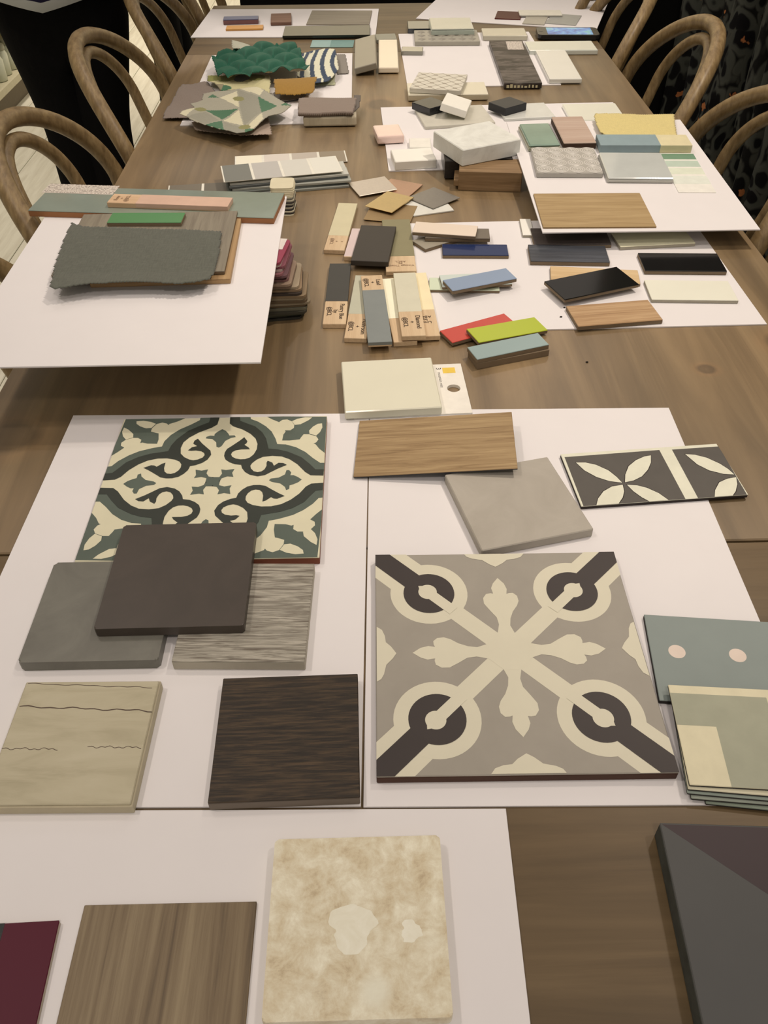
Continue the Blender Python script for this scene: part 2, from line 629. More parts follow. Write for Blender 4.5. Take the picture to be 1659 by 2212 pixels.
CLOTH = {  # height, outline on the table
 'linen': (.0865, [(-.3556, .9755), (-.3417, .9645), (-.3024, .9579), (-.1753, .9442), (-.1716, .9059), (-.1698, .8507), (-.1722, .8228), (-.1804, .8168), (-.2017, .8133), (-.2322, .8176), (-.262, .8174), (-.295, .8143), (-.3134, .8088), (-.3299, .804), (-.3358, .8115), (-.3451, .861), (-.352, .9268)]),
 'teal': (.03, [(-.3196, 1.8994), (-.3058, 1.9203), (-.2942, 1.95), (-.259, 1.974), (-.2282, 2.0073), (-.1938, 2.0055), (-.1604, 2.0189), (-.1458, 1.9631), (-.1345, 1.8826), (-.1231, 1.8163), (-.115, 1.7845), (-.117, 1.7713), (-.1406, 1.7768), (-.1821, 1.7788), (-.2085, 1.7844), (-.225, 1.7546), (-.2601, 1.7589), (-.2932, 1.7778)]),
 'blue': (.02, [(-.1512, 2.0202), (-.1172, 2.0026), (-.0723, 1.9794), (-.0687, 1.9486), (-.061, 1.8512), (-.0646, 1.8284), (-.0817, 1.7801), (-.0996, 1.7722), (-.1153, 1.7747), (-.1459, 1.8552), (-.1544, 1.9528)]),
 'printed': (.016, [(-.3197, 1.8277), (-.2959, 1.8218), (-.2684, 1.8134), (-.1982, 1.8161), (-.1917, 1.769), (-.1884, 1.6969), (-.2161, 1.7253), (-.2505, 1.7296), (-.2795, 1.7172), (-.3003, 1.774), (-.3158, 1.7863)]),
 'tri': (.022, [(-.3082, 1.6817), (-.2794, 1.6964), (-.247, 1.7047), (-.2121, 1.7069), (-.1956, 1.69), (-.1766, 1.6601), (-.1544, 1.6233), (-.1402, 1.6027), (-.154, 1.5717), (-.1774, 1.5514), (-.1901, 1.5196), (-.1972, 1.4975), (-.2103, 1.4783), (-.2225, 1.4671), (-.2391, 1.4817), (-.2535, 1.4888), (-.2771, 1.5075), (-.3046, 1.529), (-.3179, 1.5457), (-.3318, 1.5603), (-.3298, 1.5721), (-.3123, 1.6028), (-.3245, 1.6307), (-.3063, 1.6503)]),
 'mauve': (.006, [(-.369, 1.7984), (-.3465, 1.7945), (-.321, 1.8136), (-.3039, 1.7641), (-.2859, 1.7301), (-.2818, 1.6978), (-.3083, 1.6473), (-.3175, 1.5985), (-.3416, 1.5995), (-.3727, 1.6033), (-.3742, 1.6401), (-.373, 1.6912), (-.37, 1.7559)]),
 'pinkish': (.008, [(-.315, 1.5731), (-.3002, 1.5914), (-.2356, 1.5698), (-.2073, 1.5875), (-.1821, 1.5912), (-.1684, 1.499), (-.1953, 1.4935), (-.2184, 1.4966), (-.2594, 1.5204), (-.3029, 1.5334)]),
 'mustard': (.022, [(-.1814, 1.7431), (-.145, 1.7542), (-.1018, 1.7668), (-.1026, 1.7228), (-.105, 1.6902), (-.1407, 1.6837), (-.176, 1.6893)]),
 'greyunder': (.006, [(-.184, 1.7408), (-.1149, 1.746), (-.133, 1.702), (-.1623, 1.6874), (-.1796, 1.7161)]),
 'creamunder': (.004, [(-.1093, 1.8577), (-.0701, 1.8605), (-.0684, 1.7934), (-.1065, 1.7891)]),
 'taupe': (.026, [(-.1286, 1.6497), (-.119, 1.6532), (-.0247, 1.6529), (-.0268, 1.6033), (-.03, 1.556), (-.0813, 1.5561), (-.1245, 1.5551)]),
 'taupeflap': (.02, [(-.0275, 1.6712), (-.0168, 1.6692), (-.0198, 1.6005), (-.0303, 1.5732)]),
 'corner': (.03, [(-.2929, 2.0286), (-.2546, 1.9909), (-.2349, 1.9417), (-.284, 1.9509)]),
 'yellow': (.046, [(.3722, 1.4639), (.4271, 1.4583), (.5004, 1.4575), (.4888, 1.4055), (.4783, 1.3576), (.43, 1.3618), (.3734, 1.3692), (.3638, 1.3844), (.3648, 1.4145), (.368, 1.4496)]),
 'greypatch': (.004, [(-.0709, 2.0072), (-.0515, 2.0062), (-.0417, 1.8684), (-.0648, 1.8648)]),
 't_green': (.022, [(-.2937, 1.5946), (-.2344, 1.597), (-.2584, 1.5525)]),
 't_green2': (.022, [(-.2575, 1.5455), (-.2462, 1.4842), (-.2797, 1.5099)]),
 't_green3': (.022, [(-.2056, 1.664), (-.1664, 1.6113), (-.1912, 1.5757)]),
 't_green4': (.022, [(-.2136, 1.5026), (-.1956, 1.4975), (-.2099, 1.4739)]),
 't_green5': (.022, [(-.2975, 1.6577), (-.2897, 1.673), (-.2755, 1.6515)]),
 't_green6': (.022, [(-.1599, 1.611), (-.151, 1.6206), (-.1385, 1.6002)]),
 't_cream': (.022, [(-.2464, 1.7069), (-.2123, 1.7097), (-.1972, 1.6901), (-.2017, 1.6664)]),
 't_cream2': (.022, [(-.273, 1.6514), (-.2476, 1.695), (-.2336, 1.6043)]),
 't_cream3': (.022, [(-.2331, 1.592), (-.2177, 1.5208), (-.2552, 1.5454)]),
 't_cream4': (.022, [(-.19, 1.5709), (-.1848, 1.5377), (-.2, 1.4954), (-.2104, 1.516)]),
 't_cream5': (.022, [(-.3095, 1.6051), (-.3346, 1.5628), (-.3195, 1.5458)]),
 't_grey': (.022, [(-.2323, 1.6067), (-.2465, 1.7004), (-.2056, 1.664), (-.1912, 1.5757), (-.2162, 1.5208)]),
 't_grey2': (.022, [(-.2908, 1.5848), (-.2622, 1.5457), (-.2793, 1.5121), (-.3163, 1.5457)]),
 't_grey3': (.022, [(-.2546, 1.5407), (-.2163, 1.5072), (-.2101, 1.4761), (-.2224, 1.4659), (-.2457, 1.4863)]),
 't_dot': (.022, [(-.3017, 1.595), (-.2394, 1.6499), (-.215, 1.5094)]),
 'p_dot': (.016, [(-.3072, 1.8004), (-.2801, 1.7933), (-.2491, 1.789), (-.2214, 1.7906)]),
}

# ================================================================ room
def planks_mat():
    m, n, l, b = base('whitewashed_boards', 0.6, 0.3)
    f = noise(n, l, coords(n, l, (14, 1.2, 1)), 3.0, 6, 0.6, 0.4)
    r = ramp(n, [(0.3, C(204, 190, 166)), (0.6, C(220, 207, 184))])
    l.new(f, r.inputs[0])
    l.new(r.outputs[0], b.inputs['Base Color'])
    return m


M_floor = planks_mat()
M_gap = plain('floor_gap', C(150, 136, 112), 0.8)
floor = structure(link('floor', mesh_of(box_bm(6.0, 9.0, 0.05, -0.062, 0), 'floor'), None, [M_gap]))
floor.location = (0, 3.0, 0)
pl = mesh_of(box_bm(0.1972, 9.0, 0.014, -0.012, 0.002), 'plank')
pl.materials.append(M_floor)
for i in range(30):
    o = link('plank', pl, floor)
    o.location = (-2.9 + 0.2 * i, 0, 0)
M_wall = plain('warm_white_paint', C(205, 192, 168), 0.8)
wl = structure(link('wall_left', mesh_of(box_bm(0.1, 9.0, 3.0, 0, 0), 'wall'), None, [M_wall]))
wl.location = (-2.25, 3.0, 0)
wb = structure(link('sheen_wall_back', mesh_of(box_bm(5.6, 0.1, 3.2, 0, 0), 'wall'), None, [M_wall]))  # unseen wall, added as a bright surface for the table to reflect
wb.location = (0.6, 6.6, 0)
M_blackpanel = plain('black_panel', (0.006, 0.006, 0.006), 0.8, 0.15)
wf = structure(link('far_black_standin', mesh_of(box_bm(1.75, 0.06, 0.80, 0, 0.004), 'wall'), None, [M_blackpanel]))  # added panel standing in for unclear dark shapes past the table
wf.location = (0.485, 2.98, 0)

# jar shelf by the left wall
M_shelf = plain('cream_shelf_paint', C(198, 182, 150), 0.55)
sh = empty('display_shelf', Matrix.Translation((-1.84, 4.7, 0)))
for y in (-1.3, 1.3):
    o = link('side_panel', mesh_of(box_bm(0.44, 0.03, 2.0, 0, 0.003), 'side'), sh, [M_shelf])
    o.location = (0, y, 0)
for z in (0.10, 0.36, 0.68, 1.0, 1.35, 1.7, 1.97):
    o = link('shelf_board', mesh_of(box_bm(0.44, 2.57, 0.035, 0, 0.004), 'shelf'), sh, [M_shelf])
    o.location = (0, 0, z)
o = link('plinth', mesh_of(box_bm(0.40, 2.57, 0.10, 0, 0.002), 'plinth'), sh, [plain('plinth_grey', C(120, 104, 84), 0.7)])  # plinth coloured a darker grey-brown than the shelf boards
o.location = (-0.02, 0, 0)
o = link('back_panel', mesh_of(box_bm(0.02, 2.57, 1.97, 0, 0.002), 'back'), sh, [M_shelf])
o.location = (-0.21, 0, 0)
tag(sh, 'cream painted display shelf holding rows of white jars along the wall', 'shelf')
M_jar = plain('milky_jar', C(196, 190, 165), 0.35, 0.5, 0.03)
M_lid = plain('jar_lid', C(150, 142, 118), 0.4, 0.4)
jb = mesh_of(lathe([(0.030, 0), (0.036, 0.004), (0.037, 0.085), (0.031, 0.098), (0.029, 0.104)]), 'jar', True)
jb.materials.append(M_jar)
jl = mesh_of(lathe([(0.031, 0.1035), (0.032, 0.106), (0.032, 0.122), (0.030, 0.125)]), 'lid', True)
jl.materials.append(M_lid)
for z, lab, grp in ((0.135, 'white lidded jar standing on the lowest board of the cream shelf', 'jars on the lowest shelf'),
                    (0.395, 'white lidded jar on the second board of the cream shelf', 'jars on the second shelf')):
    for i in range(13):
        r = empty('lidded_jar', Matrix.Translation((-1.672 + 0.006 * sin(i * 2.1), 4.05 + i * 0.098, z)))
        link('jar_body', jb, r)
        link('jar_lid', jl, r)
        tag(r, lab, 'jar', grp)


# curtain on the right
def curtain_mat():
    m, n, l, b = base('leopard_curtain', 0.9, 0.1)
    v = coords(n, l, (1, 1, 0.75))
    nv = n.new('ShaderNodeTexNoise')
    nv.inputs['Scale'].default_value = 9
    l.new(v, nv.inputs['Vector'])
    mixv = n.new('ShaderNodeMix')
    mixv.data_type = 'VECTOR'
    mixv.inputs[0].default_value = 0.13
    l.new(v, mixv.inputs[4])
    l.new(nv.outputs['Color'], mixv.inputs[5])
    vo = n.new('ShaderNodeTexVoronoi')
    vo.feature = 'F1'
    vo.inputs['Scale'].default_value = 22
    l.new(mixv.outputs[1], vo.inputs['Vector'])
    r1 = ramp(n, [(0.0, (0.008, 0.008, 0.009)), (0.36, (0.010, 0.010, 0.011)), (0.44, (0.075, 0.082, 0.072)), (0.60, (0.085, 0.09, 0.078)), (0.72, (0.012, 0.012, 0.012))])
    l.new(vo.outputs['Distance'], r1.inputs[0])
    nf = n.new('ShaderNodeTexNoise')
    nf.inputs['Scale'].default_value = 38
    l.new(v, nf.inputs['Vector'])
    mixf = n.new('ShaderNodeMix')
    mixf.data_type = 'VECTOR'
    mixf.inputs[0].default_value = 0.045
    l.new(v, mixf.inputs[4])
    l.new(nf.outputs['Color'], mixf.inputs[5])
    vs_ = n.new('ShaderNodeTexVoronoi')
    vs_.inputs['Scale'].default_value = 21
    l.new(mixf.outputs[1], vs_.inputs['Vector'])
    sp = ramp(n, [(0.19, (1, 1, 1)), (0.22, (0, 0, 0))])
    l.new(vs_.outputs['Distance'], sp.inputs[0])
    pick = n.new('ShaderNodeSeparateColor')
    l.new(vs_.outputs['Color'], pick.inputs[0])
    gt = n.new('ShaderNodeMath')
    gt.operation = 'GREATER_THAN'
    gt.inputs[1].default_value = 0.5
    l.new(pick.outputs[0], gt.inputs[0])
    mu = n.new('ShaderNodeMath')
    mu.operation = 'MULTIPLY'
    l.new(gt.outputs[0], mu.inputs[0])
    l.new(sp.outputs[0], mu.inputs[1])
    mx = n.new('ShaderNodeMix')
    mx.data_type = 'RGBA'
    l.new(mu.outputs[0], mx.inputs[0])
    l.new(r1.outputs[0], mx.inputs[6])
    mx.inputs[7].default_value = (0.50, 0.19, 0.07, 1)
    l.new(mx.outputs[2], b.inputs['Base Color'])
    return m


bm = bmesh.new()
NY, NZ = 420, 30
vv = []
for i in range(NY + 1):
    s = i / NY
    y = 0.0 + 3.1 * s
    ph = s * 3.1 * 2 * pi / 0.13
    x = 0.045 * sin(ph) + 0.018 * sin(ph * 0.37 + 1) + 0.01 * sin(ph * 2.1)
    vv.append([bm.verts.new((x, y + 0.012 * cos(ph), 0.01 + 2.4 * k / NZ)) for k in range(NZ + 1)])
for a, c in zip(vv, vv[1:]):
    for k in range(NZ):
        f = bm.faces.new((a[k], c[k], c[k + 1], a[k + 1]))
        f.smooth = True
cur = link('curtain', mesh_of(bm, 'curtain'), None, [curtain_mat()])
cur.location = (1.02, 0.2, 0)
sm = cur.modifiers.new('thickness', 'SOLIDIFY')
sm.thickness = 0.003
tag(cur, 'dark pleated curtain with leopard blotches and small orange spots', 'curtain')


# ================================================================ table
def table_mat(name, along):
    m, n, l, b = base(name, 0.42, 0.6 if along == 'y' else 0.3)
    s = (26, 1.6, 20) if along == 'y' else (1.6, 26, 20)
    v = coords(n, l, s)
    f = noise(n, l, v, 1.0, 7, 0.62, 0.9)
    big = noise(n, l, coords(n, l, (3, 1.2, 1) if along == 'y' else (1.2, 3, 1)), 2.2, 3)
    q = 0.86 if along == 'y' else 1.25
    c0, c1, c2 = C(96, 76, 52, q), C(121, 97, 68, q), C(145, 118, 85, q)
    r = ramp(n, [(0.22, c0), (0.48, c1), (0.75, c2)])
    l.new(f, r.inputs[0])
    r2 = ramp(n, [(0.3, (0.80, 0.80, 0.78)), (0.7, (1.12, 1.08, 1.02))])
    l.new(big, r2.inputs[0])
    mu = n.new('ShaderNodeMix')
    mu.data_type = 'RGBA'
    mu.blend_type = 'MULTIPLY'
    mu.inputs[0].default_value = 1.0
    l.new(r.outputs[0], mu.inputs[6])
    l.new(r2.outputs[0], mu.inputs[7])
    col = mu.outputs[2]
    # knots in the boards
    t = n.new('ShaderNodeTexCoord')
    for kx, ky, sx, sy in KNOTS[along]:
        mp = n.new('ShaderNodeMapping')
        mp.vector_type = 'TEXTURE'
        mp.inputs['Location'].default_value = (kx, ky, 0)
        mp.inputs['Scale'].default_value = (sx, sy, 1)
        l.new(t.outputs['Object'], mp.inputs['Vector'])
        sep = n.new('ShaderNodeVectorMath')
        sep.operation = 'MULTIPLY'
        sep.inputs[1].default_value = (1, 1, 0)
        l.new(mp.outputs[0], sep.inputs[0])
        ln = n.new('ShaderNodeVectorMath')
        ln.operation = 'LENGTH'
        l.new(sep.outputs[0], ln.inputs[0])
        kr = ramp(n, [(0.0, (0.70, 0.68, 0.68)), (0.40, (0.62, 0.60, 0.60)), (0.50, (0.86, 0.82, 0.8)), (0.62, (1.10, 1.04, 1.0)), (1.0, (1, 1, 1))])
        l.new(ln.outputs['Value'], kr.inputs[0])
        mk = n.new('ShaderNodeMix')
        mk.data_type = 'RGBA'
        mk.blend_type = 'MULTIPLY'
        mk.inputs[0].default_value = 1.0
        l.new(col, mk.inputs[6])
        l.new(kr.outputs[0], mk.inputs[7])
        col = mk.outputs[2]
    l.new(col, b.inputs['Base Color'])
    bump(n, l, b, f, 0.25, 0.0012)
    b.inputs['Coat Weight'].default_value = 0.35 if along == 'y' else 0.05
    b.inputs['Coat Roughness'].default_value = 0.36
    return m


TX0, TX1, TY0, TY1 = -0.398, 0.515, 0.05, 2.49
TXC = (TX0 + TX1) / 2
KNOTS = {'y': [(0.462 - TXC, 0.822, 0.036, 0.042), (-0.362 - TXC, 0.672, 0.055, 0.05), (0.36 - TXC, 0.772, 0.02, 0.018), (0.02 - TXC, 1.68, 0.05, 0.06)], 'x': [(0.25 - TXC, 0.16, 0.05, 0.035)]}
M_ty = table_mat('grey_brown_table_wood', 'y')
M_tx = table_mat('grey_brown_end_board_wood', 'x')
tb = empty('dining_table', Matrix.Translation((TXC, 0, 0)))
W_T = TX1 - TX0
SEAM0, SEAM1 = 0.508, 2.035
for nm, y0, y1, mt in (('breadboard_end', TY0, SEAM0 - 0.0012, M_tx), ('top_panel', SEAM0 + 0.0012, SEAM1 - 0.0002, M_ty), ('breadboard_end', SEAM1 + 0.0002, TY1, M_tx)):
    link(nm, mesh_of(box_bm(W_T, y1 - y0, 0.042, TZ - 0.042, 0.0012, 1, cy=(y0 + y1) / 2), nm), tb, [mt])
for sx in (-1, 1):
    link('apron', mesh_of(box_bm(0.025, 2.1, 0.09, TZ - 0.132, 0.002, 1, cx=sx * (W_T / 2 - 0.09), cy=1.27), 'apron'), tb, [M_ty])
    for y in (TY0 + 0.12, TY1 - 0.12):
        bm = box_bm(0.085, 0.085, TZ - 0.042, 0, 0.004)
        for v in bm.verts:
            if v.co.z < 0.1:
                v.co.x *= 0.7
                v.co.y *= 0.7
        o = link('leg', mesh_of(bm, 'leg'), tb, [M_ty])
        o.location = (sx * (W_T / 2 - 0.09), y, 0)
for y in (TY0 + 0.12, TY1 - 0.12):
    link('apron', mesh_of(box_bm(W_T - 0.22, 0.025, 0.09, TZ - 0.132, 0.002, 1, cy=y), 'apron'), tb, [M_tx])
tag(tb, 'long grey-brown wooden dining table with breadboard ends covered in material samples', 'table')


# ================================================================ bentwood chairs
def chair_mat():
    m, n, l, b = base('weathered_bentwood', 0.45, 0.45)
    f = noise(n, l, coords(n, l, (150, 45, 45)), 1.0, 5, 0.6, 0.2)
    r = ramp(n, [(0.25, C(104, 80, 50)), (0.5, C(138, 110, 73)), (0.75, C(164, 135, 93))])
    l.new(f, r.inputs[0])
    l.new(r.outputs[0], b.inputs['Base Color'])
    bump(n, l, b, f, 0.3, 0.001)
    return m


M_chair = chair_mat()
M_cane = weave('cane_seat', C(150, 122, 80), 0.25, 300, 0.7)


def hoop_pts(wd, zt, h, nb, zb=-0.28, k=0.337, d=0.058, W=0.229):
    zs = zt - h
    p = []
    for i in range(15):
        t = i / 14
        p.append((-(nb + (wd - nb) * t ** 0.8), zb + (zs - zb) * t))
    for i in range(1, 40):
        a = pi * i / 40
        p.append((-wd * cos(a), zs + h * sin(a)))
    for i in range(15):
        t = 1 - i / 14
        p.append(((nb + (wd - nb) * t ** 0.8), zb + (zs - zb) * t))
    return [(k * (z + 0.28) + d * (1 - (u / W) ** 2), u, z + TZ) for u, z in p]


def bentwood_chair(name, x, y, rz, label):
    r = empty(name, Matrix.Translation((x, y, 0)) @ Matrix.Rotation(rz, 4, 'Z'))
    if 'outer' not in CH:
        CH['outer'] = mesh_of(tube(hoop_pts(0.217, 0.112, 0.15, 0.165), 0.0135, 12), 'outer_hoop', True)
        CH['inner'] = mesh_of(tube(hoop_pts(0.109 + 0.012, 0.088, 0.10, 0.10), 0.0105, 12), 'inner_hoop', True)
        zs = TZ - 0.28
        CH['ring'] = mesh_of(tube([(-0.165 + 0.185 * cos(2 * pi * i / 40), 0.185 * sin(2 * pi * i / 40), zs - 0.012) for i in range(40)], 0.018, 10, True), 'seat_ring', True)
        bm = lathe([(0.178, zs - 0.012), (0.178, zs - 0.002), (0.15, zs - 0.006), (0.02, zs - 0.01)], 32)
        bmesh.ops.translate(bm, verts=bm.verts, vec=(-0.165, 0, 0))
        CH['seat'] = mesh_of(bm, 'seat', True)
        for s in (-1, 1):
            CH['fl%d' % s] = mesh_of(tube([(-0.30, s * 0.125, zs - 0.01), (-0.31, s * 0.135, zs - 0.2), (-0.325, s * 0.15, 0.0)], [0.016, 0.014, 0.011], 10), 'leg', True)
            CH['bl%d' % s] = mesh_of(tube([(0.01, s * 0.165, zs + 0.005), (0.015, s * 0.168, zs - 0.2), (0.04, s * 0.178, 0.0)], [0.014, 0.014, 0.011], 10), 'leg', True)
        CH['str'] = mesh_of(tube([(-0.145 + 0.165 * cos(2 * pi * i / 32), 0.15 * sin(2 * pi * i / 32), 0.24) for i in range(32)], 0.009, 8, True), 'stretcher', True)
        for k_, me in CH.items():
            me.materials.append(M_cane if k_ == 'seat' else M_chair)
    link('back_hoop', CH['outer'], r)
    link('inner_hoop', CH['inner'], r)
    sr = link('seat_ring', CH['ring'], r)
    link('cane_seat', CH['seat'], sr)
    link('stretcher', CH['str'], r)
    for k_ in ('fl-1', 'fl1', 'bl-1', 'bl1'):
        link('leg', CH[k_], r)
    return tag(r, label, 'chair', 'bentwood chairs around the table')


CH = {}
for y, xt, yaw, lab in ((0.79, 0.330, -0.06, 'weathered bentwood chair whose back is hidden by the overhanging white board'),
                        (1.25, 0.328, -0.09, 'weathered bentwood chair beside the long glazed tile on the propped board'),
                        (1.702, 0.330, -0.059, 'weathered bentwood chair in front of the person in a striped shirt'),
                        (2.15, 0.330, -0.06, 'weathered bentwood chair between the two people in black trousers'),
                        (2.60, 0.330, -0.06, 'weathered bentwood chair by the far corner board with the orange chip')):
    bentwood_chair('bentwood_chair', -xt, y, pi - yaw, lab)
for y, xt, yaw, lab in ((0.87, 0.447, -0.077, 'bentwood chair by the curtain beside the board of paint chips'),
                        (1.308, 0.446, -0.077, 'bentwood chair by the curtain beside the board with the yellow fabric'),
                        (1.742, 0.445, -0.079, 'bentwood chair by the curtain with a golden sheen on its hoop'),
                        (2.18, 0.445, -0.079, 'bentwood chair by the curtain next to the smartphone'),
                        (2.62, 0.445, -0.079, 'bentwood chair by the curtain next to the tilted far board')):
    bentwood_chair('bentwood_chair', xt, y, yaw, lab)

# ================================================================ people standing behind the left chairs
M_skin = plain('skin', (0.50, 0.30, 0.21), 0.55)
M_black = weave('black_trouser_cloth', (0.004, 0.004, 0.0045), 0.2, 500, 0.95, 0.0)
M_hair = plain('brown_hair', (0.05, 0.03, 0.02), 0.6)
M_shoe = plain('black_shoe', (0.01, 0.01, 0.01), 0.4)


def skin_mesh(name, verts, edges, radii, parent, mat, root=0, sub=2):
    me = bpy.data.meshes.new(name)
    me.from_pydata(verts, edges, [])
    o = link(name, me, parent, [mat])
    o.modifiers.new('skin', 'SKIN').use_smooth_shade = True
    for i, r in enumerate(radii):
        rr = r if isinstance(r, tuple) else (r, r)
        me.skin_vertices[0].data[i].radius = rr
        me.skin_vertices[0].data[i].use_root = (i == root)
    s = o.modifiers.new('smooth', 'SUBSURF')
    s.levels = s.render_levels = sub
    return o


def shirt_mat(striped):
    m, n, l, b = base('shirt_cloth', 0.9, 0.1)
    if striped:
        t = n.new('ShaderNodeAttribute')
        t.attribute_name = 'height'
        sc = n.new('ShaderNodeMath')
        sc.operation = 'MULTIPLY'
        sc.inputs[1].default_value = 1 / 0.055
        l.new(t.outputs['Fac'], sc.inputs[0])
        md = n.new('ShaderNodeMath')
        md.operation = 'FRACT'
        l.new(sc.outputs[0], md.inputs[0])
        r = ramp(n, [(0.0, C(196, 190, 184)), (0.33, C(42, 36, 62)), (0.47, C(196, 190, 184))])
        r.color_ramp.interpolation = 'CONSTANT'
        l.new(md.outputs[0], r.inputs[0])
        l.new(r.outputs[0], b.inputs['Base Color'])
    else:
        b.inputs['Base Color'].default_value = (0.006, 0.006, 0.007, 1)
    return m


def person(x, y, rz, label, striped, hw, hem, H=1.68):
    p = empty('person', Matrix.Translation((x, y, 0)) @ Matrix.Rotation(rz, 4, 'Z'))
    # body: pelvis, spine, neck, head, arms, legs in one skin
    v = [(0, 0, 0.93), (0, -0.01, 1.12), (0, 0, 1.32), (0, 0.01, 1.44), (0, -0.01, 1.52), (0, -0.02, 1.60), (0, -0.005, 1.66)]
    rd = [(0.11, 0.08), (0.115, 0.085), (0.15, 0.10), 0.055, 0.065, (0.078, 0.095), 0.05]
    e = [(0, 1), (1, 2), (2, 3), (3, 4), (4, 5), (5, 6)]
    for s in (-1, 1):
        i = len(v)
        v += [(s * 0.17, 0, 1.37), (s * 0.24, 0.02, 1.12), (s * 0.13, -0.17, 1.13), (s * 0.07, -0.21, 1.17), (s * 0.02, -0.22, 1.19)]
        rd += [0.055, 0.042, 0.03, (0.035, 0.018), (0.03, 0.014)]
        e += [(2, i), (i, i + 1), (i + 1, i + 2), (i + 2, i + 3), (i + 3, i + 4)]
        j = len(v)
        v += [(s * 0.045, 0, 0.80), (s * 0.036, -0.01, 0.48), (s * 0.042, 0.015, 0.10), (s * 0.045, -0.08, 0.035)]
        rd += [0.035, 0.022, 0.02, (0.03, 0.022)]
        e += [(0, j), (j, j + 1), (j + 1, j + 2), (j + 2, j + 3)]
    body = skin_mesh('body', v, e, rd, p, M_skin)
    # trousers
    tv = [(0, 0, 0.94), (0, 0, 0.86)]
    tr = [(hw, 0.125), (hw * 0.98, 0.125)]
    te = [(0, 1)]
    for s in (-1, 1):
        j = len(tv)
        tv += [(s * hw * 0.34, 0, 0.74), (s * 0.036, -0.01, 0.60), (s * 0.036, -0.01, 0.46), (s * 0.042, 0.015, 0.09)]
        tr += [(hw * 0.44, 0.09), (0.048, 0.075), (0.045, 0.07), (0.045, 0.065)]
        te += [(1, j), (j, j + 1), (j + 1, j + 2), (j + 2, j + 3)]
        k = mesh_of(lathe([(0.045, 0), (0.052, 0.02), (0.045, 0.06), (0.035, 0.09)], 16), 'shoe', True)
        so = link('shoe', k, p, [M_shoe])
        so.location = (s * 0.05, -0.05, 0)
        so.scale = (0.9, 2.4, 0.9)
    skin_mesh('trousers', tv, te, tr, p, M_black)
    # shirt: an open tube with a dipping hem
    bm = bmesh.new()
    N = 48
    prof = [(hw + 0.035, 0.165, hem), (hw + 0.02, 0.152, hem + 0.08), (hw - 0.005, 0.138, 1.08), (hw + 0.01, 0.14, 1.28), (0.17, 0.12, 1.40), (0.075, 0.075, 1.46)]
    rings = []
    for q, (a, c, z) in enumerate(prof):
        ring = []
        for k in range(N):
            t = 2 * pi * k / N
            dz = 0.0
            if q < 2:
                f = abs(((t - 1.5 * pi + pi) % (2 * pi)) - pi)
                dz = 0.05 * min(1.0, f / 1.1) * (1.0 if q == 0 else 0.55)
            ring.append(bm.verts.new((a * cos(t), c * sin(t), z + dz)))
        rings.append(ring)
    for a, c in zip(rings, rings[1:]):
        for k in range(N):
            f = bm.faces.new((a[k], a[(k + 1) % N], c[(k + 1) % N], c[k]))
            f.smooth = True
    me_ = mesh_of(bm, 'shirt')
    at = me_.attributes.new('height', 'FLOAT', 'POINT')
    for q, (a, c, z) in enumerate(prof):
        for k in range(N):
            at.data[q * N + k].value = z - hem
    sh_ = link('shirt', me_, p, [shirt_mat(striped)])
    md = sh_.modifiers.new('thickness', 'SOLIDIFY')
    md.thickness = 0.004
    for s in (-1, 1):
        skin_mesh('sleeve', [(s * 0.15, 0, 1.39), (s * 0.20, 0.0, 1.28), (s * 0.245, 0.01, 1.08)], [(0, 1), (1, 2)], [0.075, 0.065, 0.055], sh_, sh_.data.materials[0], 0, 1)
    bm = bmesh.new()
    bmesh.ops.create_uvsphere(bm, u_segments=20, v_segments=12, radius=0.1, matrix=Matrix.Translation((0, 0.005, 1.625)) @ Matrix.Diagonal((0.98, 1.12, 1.15, 1)))
    for q in [q for q in bm.verts if q.co.y < -0.045 and q.co.z < 1.67]:
        q.co.y = -0.03
    link('hair', mesh_of(bm, 'hair', True), body, [M_hair])
    # face
    for nm, fx, fy, fz, sc in (('eye', -0.032, -0.112, 1.60, (0.012, 0.006, 0.008)), ('eye', 0.032, -0.112, 1.60, (0.012, 0.006, 0.008)), ('nose', 0, -0.122, 1.575, (0.012, 0.016, 0.022)), ('mouth', 0, -0.112, 1.54, (0.024, 0.006, 0.007))):
        bm = bmesh.new()
        bmesh.ops.create_uvsphere(bm, u_segments=10, v_segments=8, radius=1, matrix=Matrix.Translation((fx, fy, fz)) @ Matrix.Diagonal(sc + (1,)))
        link(nm, mesh_of(bm, nm, True), body, [M_skin if nm == 'nose' else (M_hair if nm == 'eye' else plain('lips', (0.4, 0.16, 0.13), 0.5))])
    return tag(p, label, 'person')


person(-0.695, 2.19, radians(4), 'person in black trousers and a white shirt with navy stripes behind the chairs', True, 0.17, 0.845)
person(-0.63, 2.98, radians(75), 'person dressed all in black standing farther along behind the chairs', False, 0.15, 0.86)

# ================================================================ white boards
M_board = plain('white_board', (0.80, 0.785, 0.79), 0.65, 0.25, 0.012, 15, 0.02)
for key, lab in (('b_left', 'white board under the green patterned cement tile'),
                 ('b_right', 'white board under the grey and cream patterned cement tile'),
                 ('b_near', 'white board carrying the travertine and brown plank tiles'),
                 ('b_prop_left', 'white board propped on fan decks, overhanging the table edge, with grey linen'),
                 ('b_prop_right', 'white board propped on a wood block, holding yellow fabric and relief tile'),
                 ('b_chips', 'white board covered with colourful lacquered chips'),
                 ('b_block', 'white board under the marble slab and black blocks'),
                 ('b_fabric', 'white board under the heap of green fabric swatches'),
                 ('b_far_left', 'white board with orange, brown and blue chips at the far corner'),
                 ('b_phone', 'white board under the dark marble tile and small patterned tile'),
                 ('b_far_right', 'white board set askew behind the smartphone')):
    slab(key, 'white_board', lab, 'board', M_board, bev=0.0002)

